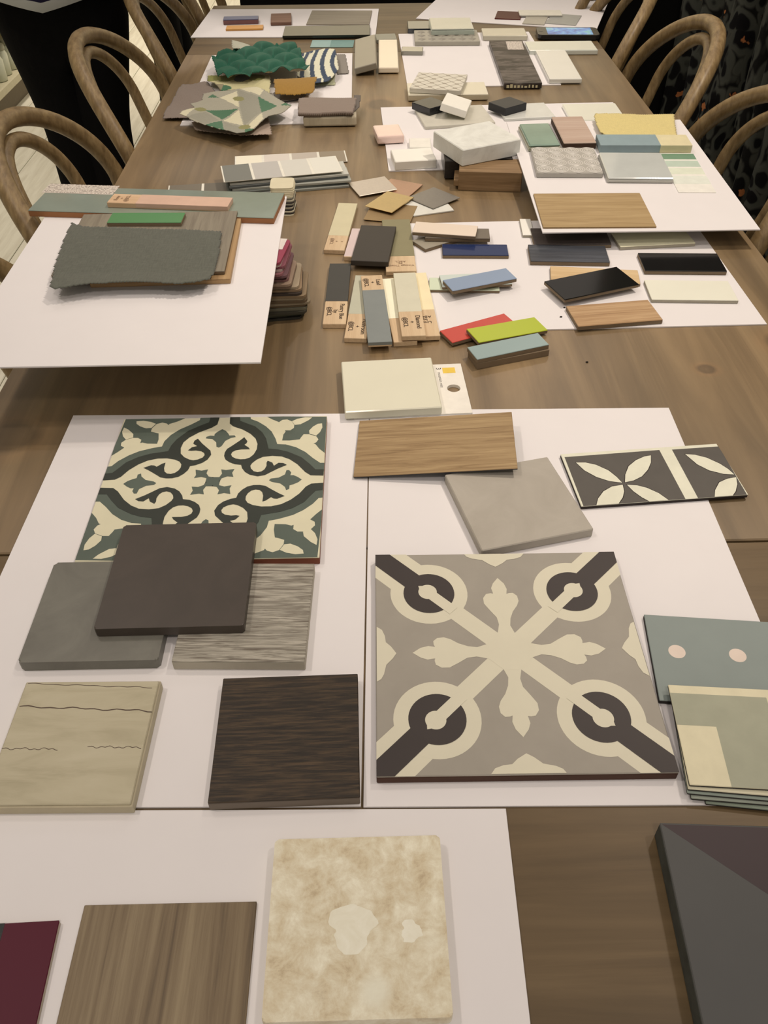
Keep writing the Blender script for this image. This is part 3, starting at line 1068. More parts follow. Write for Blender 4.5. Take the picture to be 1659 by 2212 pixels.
# ================================================================ big patterned tiles
CREAM = C(212, 198, 166)
M_cream = plain('cream_cement', CREAM, 0.55, 0.35, 0.03, 40)
M_sage = plain('sage_cement', C(92, 98, 86), 0.55, 0.35, 0.05, 40)
M_green = plain('deep_green_cement', C(56, 58, 50), 0.55, 0.35, 0.05, 40)
M_red = plain('red_clay', C(128, 70, 48), 0.75)
M_greyc = plain('warm_grey_cement', C(160, 147, 132), 0.5, 0.3, 0.04, 40)
M_charc = plain('charcoal_brown_cement', C(62, 52, 48), 0.5, 0.4, 0.04, 40)
M_creamr = plain('pale_cream_cement', C(210, 196, 170), 0.5, 0.4, 0.02, 40)
M_brownclay = plain('brown_clay', C(84, 56, 44), 0.75)

sage = [(0.14,1.015),(0.245,1.008),(0.253,0.965),(0.33,0.917),(0.413,0.836),(0.473,0.751),(0.519,0.636),(0.542,0.549),(0.623,0.54),(0.722,0.495),(0.814,0.419),(0.891,0.322),(0.96,0.249),(1.003,0.248),(1.004,0.121),(0.9,0.124),(0.822,0.265),(0.669,0.388),(0.445,0.454),(0.407,0.639),(0.337,0.755),(0.221,0.861),(0.15,0.915)]
dark = [(0.044,1.011),(0.053,0.892),(0.093,0.845),(0.19,0.791),(0.272,0.719),(0.328,0.642),(0.355,0.554),(0.355,0.469),(0.333,0.391),(0.301,0.344),(0.26,0.322),(0.216,0.32),(0.172,0.333),(0.136,0.361),(0.121,0.397),(0.128,0.433),(0.158,0.46),(0.208,0.473),(0.289,0.473),(0.275,0.501),(0.23,0.545),(0.25,0.569),(0.254,0.6),(0.218,0.664),(0.179,0.608),(0.12,0.536),(0.074,0.483),(0.059,0.429),(0.059,0.375),(0.078,0.321),(0.12,0.279),(0.173,0.248),(0.232,0.237),(0.245,0.188),(0.279,0.13),(0.326,0.089),(0.399,0.065),(0.462,0.08),(0.508,0.118),(0.575,0.173),(0.654,0.225),(0.62,0.253),(0.576,0.258),(0.536,0.215),(0.518,0.262),(0.473,0.292),(0.464,0.263),(0.468,0.217),(0.454,0.165),(0.428,0.135),(0.394,0.125),(0.357,0.139),(0.328,0.18),(0.318,0.221),(0.331,0.261),(0.369,0.313),(0.424,0.353),(0.51,0.366),(0.599,0.354),(0.674,0.31),(0.751,0.232),(0.829,0.115),(0.881,0.066),(0.998,0.059),(0.999,0.15),(0.92,0.152),(0.859,0.241),(0.782,0.337),(0.652,0.424),(0.554,0.463),(0.465,0.478),(0.429,0.639),(0.383,0.741),(0.306,0.839),(0.226,0.887),(0.152,0.935),(0.141,1.008)]
corner = [(0.399,1.007),(0.465,0.952),(0.534,0.904),(0.565,0.943),(0.611,0.948),(0.659,0.914),(0.686,0.854),(0.685,0.803),(0.653,0.765),(0.6,0.766),(0.609,0.747),(0.59,0.697),(0.585,0.603),(0.656,0.601),(0.752,0.617),(0.762,0.648),(0.785,0.698),(0.838,0.696),(0.907,0.663),(0.931,0.612),(0.911,0.563),(0.886,0.545),(0.904,0.538),(0.944,0.464),(0.998,0.396),(0.998,0.983)]
petal1 = [(0.659,0.914),(0.711,0.952),(0.786,0.976),(0.856,0.971),(0.82,0.922),(0.746,0.859),(0.69,0.85)]
petal2 = [(0.841,0.702),(0.835,0.753),(0.87,0.817),(0.914,0.861),(0.956,0.869),(0.962,0.801),(0.942,0.725),(0.907,0.669)]
tulip = [(0.507,0.006),(0.522,0.031),(0.592,0.042),(0.646,0.086),(0.656,0.148),(0.681,0.148),(0.701,0.113),(0.696,0.073),(0.725,0.073),(0.762,0.049),(0.803,0.009),(0.773,-0.029),(0.732,-0.056),(0.698,-0.071),(0.698,-0.121),(0.671,-0.136),(0.658,-0.092),(0.612,-0.042),(0.533,-0.017)]
arm = [(-0.012,0.065),(0.052,0.063),(0.071,0.113),(0.056,0.176),(0.1,0.164),(0.177,0.179),(0.162,0.122),(0.179,0.065),(0.122,0.072),(0.075,0.046),(0.063,0.001),(-0.003,-0.008)]
fleur = [(-0.064,-0.162),(-0.037,-0.237),(-0.047,-0.307),(-0.075,-0.376),(-0.115,-0.434),(-0.133,-0.482),(-0.127,-0.534),(-0.098,-0.565),(-0.065,-0.563),(-0.045,-0.554),(-0.054,-0.605),(-0.037,-0.665),(0.007,-0.725),(0.052,-0.666),(0.071,-0.616),(0.061,-0.56),(0.083,-0.564),(0.117,-0.557),(0.145,-0.515),(0.144,-0.457),(0.104,-0.389),(0.059,-0.319),(0.049,-0.249),(0.069,-0.164)]
edge = [(-0.242,-0.993),(-0.211,-0.952),(-0.154,-0.931),(-0.094,-0.924),(-0.054,-0.886),(0.01,-0.846),(0.058,-0.875),(0.113,-0.923),(0.196,-0.941),(0.239,-0.963),(0.258,-0.993)]
pan1 = [(-0.966,0.861),(0.243,0.894),(0.24,-1.018),(-0.975,-1.02)]
pan2 = [(0.401,0.875),(1.004,0.879),(0.981,-1.038),(0.391,-1.02)]
p1 = [(-0.854,0.619),(-0.737,0.594),(-0.619,0.473),(-0.503,0.235),(-0.439,-0.035),(-0.406,-0.262),(-0.547,-0.173),(-0.682,0.017),(-0.792,0.297)]
p2 = [(-0.369,-0.256),(-0.322,0.032),(-0.233,0.342),(-0.109,0.554),(0.015,0.673),(0.104,0.703),(0.058,0.422),(-0.023,0.155),(-0.134,-0.078),(-0.259,-0.212)]
p3 = [(-0.827,-1.026),(-0.77,-0.771),(-0.671,-0.528),(-0.547,-0.376),(-0.41,-0.338),(-0.429,-0.58),(-0.478,-0.79),(-0.573,-1.038)]
p4 = [(-0.361,-0.349),(-0.244,-0.397),(-0.145,-0.508),(-0.036,-0.731),(0.044,-1.024),(-0.178,-1.028),(-0.256,-0.838),(-0.32,-0.604)]
q1 = [(0.532,0.659),(0.646,0.61),(0.771,0.461),(0.887,0.195),(0.948,-0.031),(0.98,-0.248),(0.855,-0.198),(0.709,-0.027),(0.607,0.232)]
q2 = [(0.585,-1.027),(0.642,-0.766),(0.745,-0.496),(0.863,-0.385),(0.982,-0.35),(0.945,-0.607),(0.872,-0.86),(0.792,-1.041)]
tg = faced('tile_green_pattern', 'cement_tile', 'square cement tile with green and cream arabesque pattern', 'tile', M_red, M_cream, ft=0.0015, face_name='printed_face')
_, wg, dg, hg = spec_of('tile_green_pattern')
z = hg
for nm, polys, mt in (('sage_band', rot4(sage), M_sage), ('corner_leaf', rot4(corner), M_sage), ('tulip', rot4(tulip), M_sage), ('centre_cross', rot4(arm), M_sage), ('centre_hub', [[(0.06, 0.05), (-0.05, 0.06), (-0.06, -0.05), (0.05, -0.06)]], M_sage), ('scroll_band', rot4(dark), M_green), ('corner_petal', rot4(petal1) + rot4(petal2), M_cream)):
    z += 0.00004
    inlay(tg, nm, polys, wg, dg, z, mt, 0)


def disc(cx, cy, r, n=48, a0=0, a1=360):
    return [(cx + r * cos(radians(a0 + (a1 - a0) * i / n)), cy + r * sin(radians(a0 + (a1 - a0) * i / n))) for i in range(n if a1 - a0 == 360 else n + 1)]


def diagband(h, t0, t1):
    """strip along the (1,-1) diagonal from t0 to t1, half width h"""
    q = 1 / math.sqrt(2)
    return [(t0 * q + s * h * q, -t0 * q + s * h * q) for s in (-1, 1)] + [(t1 * q + s * h * q, -t1 * q + s * h * q) for s in (1, -1)]


tr_ = faced('tile_grey_pattern', 'cement_tile', 'square cement tile with grey and cream cross, charcoal rings at corners', 'tile', M_brownclay, M_greyc, ft=0.0015, face_name='printed_face')
_, wg, dg, hg = spec_of('tile_grey_pattern')
z = hg
rc = 0.573
layers = (('corner_strip', rot4(diagband(0.18, 0.8, 1.7)), M_creamr),
          ('ring_field', rot4(disc(rc, -rc, 0.308)), M_creamr),
          ('cross_band', rot4(diagband(0.073, 0.0, 0.7)), M_creamr),
          ('fleur', rot4(fleur), M_creamr),
          ('centre_field', [[(0.17, -0.06), (0.17, 0.06), (0.06, 0.17), (-0.06, 0.17), (-0.17, 0.06), (-0.17, -0.06), (-0.06, -0.17), (0.06, -0.17)]], M_creamr),
          ('edge_flower', rot4(edge), M_creamr),
          ('charcoal_strip', rot4(diagband(0.085, 0.85, 1.55)), M_charc),
          ('charcoal_ring', rot4(disc(rc, -rc, 0.203)), M_charc),
          ('slit', rot4(diagband(0.046, 0.55, 0.82)), M_creamr),
          ('bulb', rot4(disc(rc + 0.01, -rc - 0.012, 0.074) ), M_creamr),
          ('bulb_point', rot4([(rc + 0.075, -rc - 0.035), (rc + 0.082, -rc - 0.075), (rc + 0.035, -rc - 0.075), (rc, -rc)]), M_creamr))
for nm, polys, mt in layers:
    z += 0.00004
    inlay(tr_, nm, polys, wg, dg, z, mt, 0)

M_petalgrey = plain('petal_tile_grey', C(92, 84, 76), 0.5)
M_petalcream = plain('petal_tile_cream', C(216, 206, 182), 0.5)
M_outline = plain('petal_outline', C(48, 38, 34), 0.6)
tp = faced('tile_petal', 'petal_tile', 'grey strip tile with white leaf petals and cream grout bands', 'tile', M_outline, M_petalcream, ft=0.001, face_name='cream_face')
_, wg, dg, hg = spec_of('tile_petal')


def fat(p, f):
    cx = sum(a for a, b_ in p) / len(p)
    cy = sum(b_ for a, b_ in p) / len(p)
    out = []
    for a, b_ in p:
        dx, dy = (a - cx) * wg, (b_ - cy) * dg
        r = hypot(dx, dy) or 1
        out.append((cx + (a - cx) * (1 + f / r), cy + (b_ - cy) * (1 + f / r)))
    return out


inlay(tp, 'grey_field', [pan1, pan2], wg, dg, hg, M_petalgrey, 0.00004)
for p_ in (p1, p2, p3, p4, q1, q2):
    inlay(tp, 'petal_outline', [fat(p_, 0.0018)], wg, dg, hg, M_outline, 0.00008)
    inlay(tp, 'petal', [p_], wg, dg, hg, M_petalcream, 0.00012)

# ================================================================ foreground tiles
slab('tile_left_grey', 'floor_tile', 'mid-grey square tile with worn rounded corners under the dark brown tile', 'tile', stone('grey_slate', [(0.3, C(106, 99, 88)), (0.7, C(124, 117, 104))], 18), bev=0.0018, rad=0.0025)


def striated():
    m, n, l, b = base('striated_oak_tile', 0.6, 0.3)
    f = noise(n, l, coords(n, l, (26, 420, 1)), 1.0, 4, 0.55, 1.4)
    r = ramp(n, [(0.34, C(118, 104, 90)), (0.47, C(150, 138, 122)), (0.62, C(182, 168, 150))])
    l.new(f, r.inputs[0])
    l.new(r.outputs[0], b.inputs['Base Color'])
    bump(n, l, b, f, 0.8, 0.0015)
    return m


faced('tile_striated', 'floor_tile', 'pale grey wood-grain tile with rough ridges under the dark brown tile', 'tile', plain('pale_body', C(176, 162, 142), 0.7), striated(), ft=0.001, face_name='ridged_face')
slab('tile_brown', 'floor_tile', 'dark grey-brown smooth square tile stacked on top of two tiles', 'tile', stone('dark_umber', [(0.3, C(70, 60, 52)), (0.7, C(80, 68, 59))], 14), bev=0.0012, rad=0.002)


def beige_mat():
    m, n, l, b = base('beige_plank_print', 0.5, 0.35)
    f = noise(n, l, coords(n, l, (14, 60, 1)), 1.0, 6, 0.6, 0.6)
    r = ramp(n, [(0.25, C(168, 152, 122)), (0.5, C(186, 170, 140)), (0.8, C(196, 180, 152))])
    l.new(f, r.inputs[0])
    l.new(r.outputs[0], b.inputs['Base Color'])
    return m


tbg = faced('tile_beige', 'floor_tile', 'beige plank-look tile with thin brown cracks lines', 'tile', plain('beige_body', C(186, 168, 138), 0.6), beige_mat(), ft=0.0015, face_name='printed_face', inset=0.002)
_, wg, dg, hg = spec_of('tile_beige')
M_crack = plain('brown_crack', C(96, 78, 66), 0.7)
for y0, a, x0, x1, wd_ in ((0.90, 0.012, -0.95, 0.9, 0.006), (0.50, 0.02, -0.95, 0.98, 0.010), (-0.16, 0.02, -0.98, -0.2, 0.006), (-0.12, 0.02, 0.2, 0.95, 0.006)):
    pts = [(x0 + (x1 - x0) * i / 30, y0 - 0.05 * (x0 + (x1 - x0) * i / 30) * (1 if y0 > 0.4 else 0.4) + a * sin(i * 0.9) * sin(i * 0.37 + y0)) for i in range(31)]
    inlay(tbg, 'crack_line', [[(u, v + wd_) for u, v in pts] + [(u, v - wd_ * (0.4 + 0.6 * abs(sin(k * 0.7)))) for k, (u, v) in list(enumerate(pts))[::-1]]], wg, dg, hg, M_crack, 0.00005)
faced('tile_walnut', 'floor_tile', 'very dark walnut wood tile with tan grain flecks', 'tile', plain('taupe_body', C(120, 104, 90), 0.7), wood('dark_walnut', C(50, 40, 31), C(88, 68, 48), C(36, 29, 24), 'x', 520, 34, 0.5, 0.3, 0.3), ft=0.0012, face_name='veneer')


def travertine():
    m, n, l, b = base('travertine', 0.45, 0.4)
    v = coords(n, l, (1, 1, 1))
    f = noise(n, l, v, 75, 9, 0.7, 0.3)
    r = ramp(n, [(0.30, C(184, 158, 124)), (0.42, C(208, 186, 152)), (0.52, C(216, 198, 168)), (0.68, C(230, 216, 190))])
    l.new(f, r.inputs[0])
    vo = n.new('ShaderNodeTexVoronoi')
    vo.inputs['Scale'].default_value = 26
    l.new(v, vo.inputs['Vector'])
    r2 = ramp(n, [(0.14, (1, 1, 1)), (0.30, (0, 0, 0))])
    l.new(vo.outputs['Distance'], r2.inputs[0])
    g = noise(n, l, v, 14, 3)
    r3 = ramp(n, [(0.5, (0, 0, 0)), (0.62, (0.8, 0.8, 0.8))])
    l.new(g, r3.inputs[0])
    mu = n.new('ShaderNodeMath')
    mu.operation = 'MULTIPLY'
    l.new(r2.outputs[0], mu.inputs[0])
    l.new(r3.outputs[0], mu.inputs[1])
    mx = n.new('ShaderNodeMix')
    mx.data_type = 'RGBA'
    l.new(mu.outputs[0], mx.inputs[0])
    l.new(r.outputs[0], mx.inputs[6])
    mx.inputs[7].default_value = rgba(C(224, 212, 188))
    l.new(mx.outputs[2], b.inputs['Base Color'])
    bump(n, l, b, f, 0.15, 0.001)
    return m


M_trav = travertine()
bt = slab('tile_travertine', 'stone_tile', 'cream travertine stone tile with pale mottled patches', 'tile', M_trav, bev=0.0012, rad=0.0022)
M_fossil = stone('pale_travertine_patch', [(0.3, C(222, 208, 182)), (0.7, C(232, 220, 198))], 60)
_, wg, dg, hg = spec_of('tile_travertine')
for cx_, cy_, ra, ph in ((-0.06, -0.06, 0.24, 0.3), (0.60, -0.12, 0.11, 1.9)):
    inlay(bt, 'pale_patch', [[(cx_ + ra * (1 + 0.16 * sin(3 * t + ph) + 0.1 * sin(7 * t + 2 * ph) + 0.06 * sin(13 * t)) * cos(t), cy_ + 1.15 * ra * (1 + 0.16 * sin(3 * t + ph) + 0.1 * sin(5 * t + ph)) * sin(t)) for t in [2 * pi * i / 60 for i in range(60)]]], wg, dg, hg, M_fossil, 0.00005)
faced('tile_plankwood', 'wood_sample', 'thin brown wood-grain plank sample with dark vertical streaks', 'wood sample', plain('sample_core', C(104, 84, 62), 0.7), wood('streaked_brown_wood', C(124, 102, 76), C(150, 128, 98), C(80, 64, 48), 'y', 130, 4, 0.5, 0.2, 0.35), ft=0.0008, face_name='veneer')
tbu = faced('tile_burgundy', 'glazed_tile', 'deep burgundy glossy tile with a black border', 'tile', plain('cream_biscuit', C(186, 166, 144), 0.7), plain('burgundy_glaze', C(86, 20, 38), 0.45, 0.2, 0.05, 8, 0, 0.0), ft=0.0008)
_, wg, dg, hg = spec_of('tile_burgundy')
inlay(tbu, 'black_border', [[(-1, -1), (0.36, -1), (0.38, 1), (-1, 1)]], wg, dg, hg, plain('black_glaze', (0.012, 0.016, 0.016), 0.25), 0.00006)
tt = faced('tile_triangle', 'stone_tile', 'thick slate-grey tile with a dark plum triangle', 'tile', stone('blue_grey_stone_body', [(0.3, C(62, 62, 56)), (0.7, C(84, 84, 78))], 60, 0.5, 0.7, 0.5), plain('slate_grey_face', C(86, 82, 78), 0.55, 0.35, 0.06, 12), ft=0.0015, face_name='slate_face')
_, wg, dg, hg = spec_of('tile_triangle')
inlay(tt, 'plum_triangle', [[(-0.985, 0.985), (0.985, 0.985), (0.985, -0.55)]], wg, dg, hg, plain('plum_face', C(68, 54, 54), 0.5, 0.35, 0.05, 12), 0.00006)
slab('tile_light', 'floor_tile', 'light grey concrete square tile turned askew next to the oak plank', 'tile', stone('light_concrete', [(0.3, C(166, 152, 136)), (0.7, C(178, 164, 148))], 20, 0.8, 0.6), bev=0.0008)
faced('plank_oak', 'wood_sample', 'honey oak plank sample lying across the light grey tile', 'wood sample', plain('dark_core', C(66, 62, 62), 0.7), wood('honey_oak', C(154, 122, 84), C(178, 146, 104), C(122, 92, 60), 'x', 190, 9, 0.5, 0.15, 1.0), ft=0.001, face_name='veneer')
slab('tile_white_thick', 'glazed_tile', 'thick off-white tile resting on a white hole-punched card', 'tile', plain('off_white_glaze', C(216, 204, 178), 0.35, 0.5, 0.015, 20, 0.02, 0.2), bev=0.001)


def ring_card(key, name, label):
    """white swatch card with a punched hole"""
    m, wd, dp, th = spec_of(key)
    r = empty(name, m)
    cv = bpy.data.curves.new('card', 'CURVE')
    cv.dimensions = '2D'
    cv.fill_mode = 'BOTH'
    cv.extrude = th / 2
    hx, hy, hr = wd / 2 - 0.0135, -0.001, 0.0070
    for pts in ([(-wd / 2, -dp / 2), (wd / 2, -dp / 2), (wd / 2, dp / 2), (-wd / 2, dp / 2)], [(hx + hr * cos(2 * pi * i / 32), hy + hr * sin(2 * pi * i / 32)) for i in range(32)]):
        sp = cv.splines.new('POLY')
        sp.points.add(len(pts) - 1)
        for q, (a, b_) in zip(sp.points, pts):
            q.co = (a, b_, 0, 1)
        sp.use_cyclic_u = True
    t = bpy.data.objects.new('card', cv)
    COL.objects.link(t)
    bpy.context.view_layer.update()
    me = bpy.data.meshes.new_from_object(t.evaluated_get(bpy.context.evaluated_depsgraph_get()))
    bpy.data.objects.remove(t)
    o = link('card_pack', me, r, [plain('swatch_card', C(226, 212, 196), 0.6)])
    o.location = (0, 0, th / 2)
    s = mesh_of(box_bm(0.0135, 0.0105, 0.0002, th, 0, 1, wd / 2 - 0.0145, dp / 2 - 0.0125), 'swatch')
    link('yellow_swatch', s, r, [plain('yellow_ink', C(232, 190, 78), 0.6)])
    M_ink = plain('grey_ink', C(120, 110, 104), 0.7)
    lettering(r, '3', wd / 2 - 0.0255, dp / 2 - 0.0085, th + 0.0001, 0.0075, -pi / 2, plain('black_ink', C(50, 42, 40), 0.7))
    lettering(r, 'mountain mist', wd / 2 - 0.0255, dp / 2 - 0.030, th + 0.0001, 0.0050, -pi / 2, M_ink)
    return tag(r, label, 'card')


ring_card('card_white', 'swatch_card', 'white swatch card with yellow square and punched hole')

tt_ = faced('tile_teal', 'dotted_tile', 'grey-teal tile with two pale round dots', 'tile', plain('dark_tile_edge', C(52, 44, 40), 0.7), plain('grey_teal', C(136, 140, 132), 0.5, 0.35, 0.03, 30), ft=0.001)
_, wg, dg, hg = spec_of('tile_teal')
M_dot = plain('pale_pink_dot', C(216, 192, 174), 0.5)
for cx_ in (-0.745, -0.165, 0.415):
    inlay(tt_, 'dot', [[(cx_ + 0.082 * cos(t), 0.125 + 0.156 * sin(t)) for t in [2 * pi * i / 40 for i in range(40)]]], wg, dg, hg, M_dot, 0.00005)
M_sagecard = plain('sage_print', C(164, 158, 134), 0.55)
M_creamcard = plain('cream_print', C(214, 198, 164), 0.55)
M_cardedge = plain('dark_card_edge', C(60, 54, 50), 0.7)
base_card = list(T['card_sage']) + [0, 0]
for i, (dx, dy, rr, col, lab) in enumerate(((0.012, -0.012, -3.0, C(132, 136, 118), 'grey-green card at the bottom of the fanned stack'), (0.002, -0.0075, -1.5, C(150, 150, 134), 'grey card second from the bottom of the fanned stack'),
                                       (0.0, -0.006, -2.2, C(146, 150, 136), 'soft green card in the middle of the fanned stack'), (0.0, -0.004, -1.8, C(206, 192, 162), 'cream card second from the top of the fanned stack'))):
    T['sage%d' % i] = (base_card[0] + dx, base_card[1] + dy, 0.0042 + 0.0024 * i, 0.15, 0.0775, base_card[5] + rr, 0.0024 if i else 0.0022)
    faced('sage%d' % i, 'sample_card', lab, 'card', M_cardedge, plain('card_face', col, 0.55), ft=0.001, face_name='printed_face', group=None)
T['card_sage'] = tuple(base_card[:2]) + (0.0138, 0.15, 0.0775, base_card[5], 0.0024)
cs_ = faced('card_sage', 'sample_card', 'cream and sage colour-block card on top of the fanned stack', 'card', M_cardedge, M_creamcard, ft=0.001, face_name='printed_face')
_, wg, dg, hg = spec_of('card_sage')
inlay(cs_, 'sage_block', [[(-1, 0.82), (-0.12, 0.82), (-0.12, -1), (-0.65, -1), (-0.65, 0.15), (-1, 0.15)]], wg, dg, hg, M_sagecard, 0.00005)
inlay(cs_, 'sage_block', [[(-0.04, 0.82), (0.85, 0.82), (0.85, -1), (-0.04, -1)]], wg, dg, hg, M_sagecard, 0.00005)

# ================================================================ lacquered chips
M_mdf = plain('brown_fibreboard', C(128, 106, 82), 0.8)
M_pale = plain('pale_fibreboard', C(170, 156, 136), 0.8)


def chip(key, label, col, gloss=0.3, core=None, mat=None, group='lacquered chips on the board'):
    faced(key, 'paint_chip', label, 'paint chip', core or M_mdf, mat or plain('lacquer', col, gloss, 0.5, 0.015, 20, 0.01, 0.3), None, ft=0.0012, bev=0.0003, face_name='lacquer_face')


chip('chip_cobalt', 'glossy cobalt blue chip on the board', C(42, 54, 92), 0.14)
chip('chip_charcoal', 'charcoal wood-grain chip tucked under the propped board', None, mat=wood('charcoal_grain', C(74, 62, 56), C(84, 72, 66), C(58, 48, 44), 'x', 160, 6, 0.45))
chip('chip_navywood', 'blue-black wood-grain chip with fine cracks', None, mat=wood('blue_black_grain', C(66, 66, 70), C(84, 84, 88), C(44, 42, 44), 'x', 150, 7, 0.35, 0.5))
chip('chip_cream', 'pale cream chip beside the blue-black wood chip', C(222, 210, 176), 0.3, M_pale)
chip('chip_black', 'glossy black chip lying straight beside the table edge', (0.010, 0.010, 0.010), 0.15)
chip('chip_tan', 'tan wood chip peeking out from under the slanted black chip', None, mat=wood('tan_maple', C(206, 170, 124), C(218, 184, 140), C(190, 154, 110), 'x', 120, 6))
chip('chip_black_tilt', 'glossy black chip slanted on top of a tan chip', (0.010, 0.010, 0.009), 0.12)
chip('chip_ivory', 'ivory chip in front of the straight black chip', C(230, 220, 198), 0.3, M_pale)
chip('chip_oak', 'oak wood-grain chip at the front edge of the chip board', None, mat=wood('oak_grain', C(176, 136, 96), C(196, 158, 118), C(146, 108, 74), 'x', 230, 9))
chip('chip_white_small', 'small white chip by the corner of the propped board', C(236, 222, 204), 0.4, M_pale)
chip('chip_greige', 'greige chip at the bottom of the pink-topped pile', C(164, 150, 130), 0.4)
chip('chip_brown', 'taupe brown chip in the middle of the pink-topped pile', C(116, 102, 86), 0.4)
chip('chip_pinkcream', 'pale pinkish cream chip on top of its pile', C(224, 200, 178), 0.4)
chip('chip_palegreen', 'pale green chip at the bottom of the light blue pile', C(206, 208, 178), 0.4)
chip('chip_palegrey', 'pale grey-green chip in the middle of the light blue pile', C(200, 202, 190), 0.4)
chip('chip_skyblue', 'light cornflower blue chip on top of its pile', C(140, 152, 172), 0.3)
chip('chip_red', 'tomato red chip under the lime green one', C(204, 72, 58), 0.35)
chip('chip_lime', 'lime green chip overlapping the red chip', C(178, 184, 40), 0.35)
chip('chip_aqua', 'pale aqua blue chip stacked on a plain fibreboard chip', C(146, 160, 154), 0.35)
v_ = T['chip_aqua']
T['chip_under'] = (v_[0] + 0.001, v_[1] - 0.001, 0.0075, 0.0862, v_[4], v_[5] - 1.5, 0.0075)
slab('chip_under', 'fibreboard_chip', 'plain brown fibreboard chip beneath the aqua chip', 'paint chip', M_mdf, bev=0.0003)
M_crumb = plain('dark_crumb', (0.02, 0.016, 0.012), 0.9)
for x_, y_, z_, lab, grp in ((0.229, 0.906, 0.0018, 'tiny dark crumb on the white board by the oak wood chip', 'crumbs on the chip board'), (0.221, 0.884, 0.0018, 'tiny dark crumb on the white board by the oak wood chip', 'crumbs on the chip board'), (0.2335, 0.7885, 0.0, 'tiny dark crumb on the bare table beside the aqua chip', None)):
    bm = bmesh.new()
    bmesh.ops.create_icosphere(bm, subdivisions=1, radius=0.0013, matrix=Matrix.Diagonal((1.3, 0.9, 0.7, 1)))
    for q in bm.verts:
        q.co *= random.uniform(0.75, 1.25)
    o = link('crumb', mesh_of(bm, 'crumb'), None, [M_crumb])
    o.location = (x_, y_, TZ + z_ + 0.0007)
    tag(o, lab, 'crumb', grp)

# ================================================================ hand-painted wood samples
M_birch = wood('birch', C(206, 172, 134), C(216, 184, 146), C(194, 158, 120), 'y', 90, 5, 0.6, 0.1)
M_write = plain('pencil_ink', C(62, 46, 38), 0.8)


def painted(key, label, col, v0, v1, text=None, tv=0.0, flip=0, tsize=0.0078, ink=None):
    m, wd, dp, th = spec_of(key)
    r = empty('painted_wood_sample', m)
    ws = link('wood_strip', mesh_of(box_bm(wd, dp, th, 0, 0.0005), 'strip'), r, [M_birch])
    link('paint_coat', mesh_of(box_bm(wd + 0.0003, dp * (v1 - v0) / 2 + 0.0002, th * 0.7, th * 0.3 + 0.00015, 0.0003, 1, 0, dp * (v0 + v1) / 4), 'coat'), r, [plain('brushed_paint', col, 0.55, 0.35, 0.03, 50, 0.12)])
    if text:
        lettering(ws, text, 0, tv * dp / 2, th + 0.0003, tsize, (-pi / 2, pi / 2, pi, 0)[flip], ink or M_write)
    return tag(r, label, 'wood sample')


M_faint = plain('faint_pencil', C(150, 118, 92), 0.8)
painted('smp_cream', 'wood stick painted creamy beige beside the pink one', C(204, 188, 152), -0.42, 1, '*\n+\n@BCL', -0.66, 0, 0.0066, M_faint)
painted('smp_pink', 'wood stick painted pink under the black square sample', C(210, 184, 176), -0.97, 1)
painted('smp_sage', 'wide wood strip painted sage green', C(142, 130, 96), -0.46, 1, 'Vintage Thistle\nby\nABCL', -0.73, 2, 0.0058, M_faint)
slab('smp_darksquare', 'paint_sample', 'dark charcoal painted block on the pink and sage sticks', 'paint sample', plain('charcoal_paint', C(66, 58, 50), 0.5, 0.35, 0.03), bev=0.0006)
painted('smp_charcoal', 'wood stick painted slate charcoal, label reading Pantry Blue', C(70, 66, 60), -0.30, 1, 'Pantry Blue\nby\n@BCL', -0.62, 0)
painted('smp_greygreen', 'wood stick painted pale grey-green beneath the blue-grey stick', C(186, 178, 154), -0.28, 1, 'Mushroom\n+\n@BCL', -0.66, 0)
painted('smp_white', 'wood stick painted warm white between the blue-grey and pale grey sticks', C(238, 222, 190), -0.30, 1)
painted('smp_ivory', 'wood stick painted ivory on the edge of the chip board', C(232, 210, 168), -0.22, 1, 'Linen\nby\nABCL', -0.52, 2, 0.0066)
painted('smp_blue', 'wood stick painted blue-grey with its bare labelled end away from camera', C(132, 132, 126), -1, 0.52, 'Lead\n+\n@BCL', 0.76, 0)
painted('smp_palegrey', 'wood stick painted pale silver grey, label reading Diamond', C(206, 194, 168), -0.28, 1, 'Diamond\n+\n@BCL', -0.60, 0)


# ================================================================ metal swatches
def metal(key, label, col, rough):
    m = plain('metal_finish', col, rough, 0.5, 0.03, 200, 0.05, 0, 1.0)
    slab(key, 'metal_swatch', label, 'metal swatch', m, bev=0.0003)


slab('met_white', 'metal_swatch', 'white enamelled square swatch under the steel grey one', 'metal swatch', plain('white_enamel', C(214, 204, 190), 0.4), bev=0.0003)
metal('met_bronze', 'bronze square swatch under the gold one', (0.42, 0.31, 0.17), 0.5)
metal('met_copper', 'copper square swatch beneath the champagne and gold ones', (0.78, 0.52, 0.38), 0.35)
metal('met_champagne', 'champagne silver square swatch', (0.80, 0.74, 0.66), 0.42)
metal('met_grey', 'steel grey square swatch', (0.36, 0.34, 0.30), 0.5)
metal('met_gold', 'gold square swatch on top of the metal pile', (0.84, 0.66, 0.34), 0.36)

# ================================================================ propped board on the left
M_glaze = plain('celadon_glaze', C(140, 146, 130), 0.10, 0.6, 0.14, 9, 0.0, 0.8)
gl = faced('l_glaze', 'subway_tile', 'long celadon grey-green glazed subway tile with a white label', 'tile', plain('terracotta_body', C(158, 104, 66), 0.8), M_glaze, ft=0.0012)


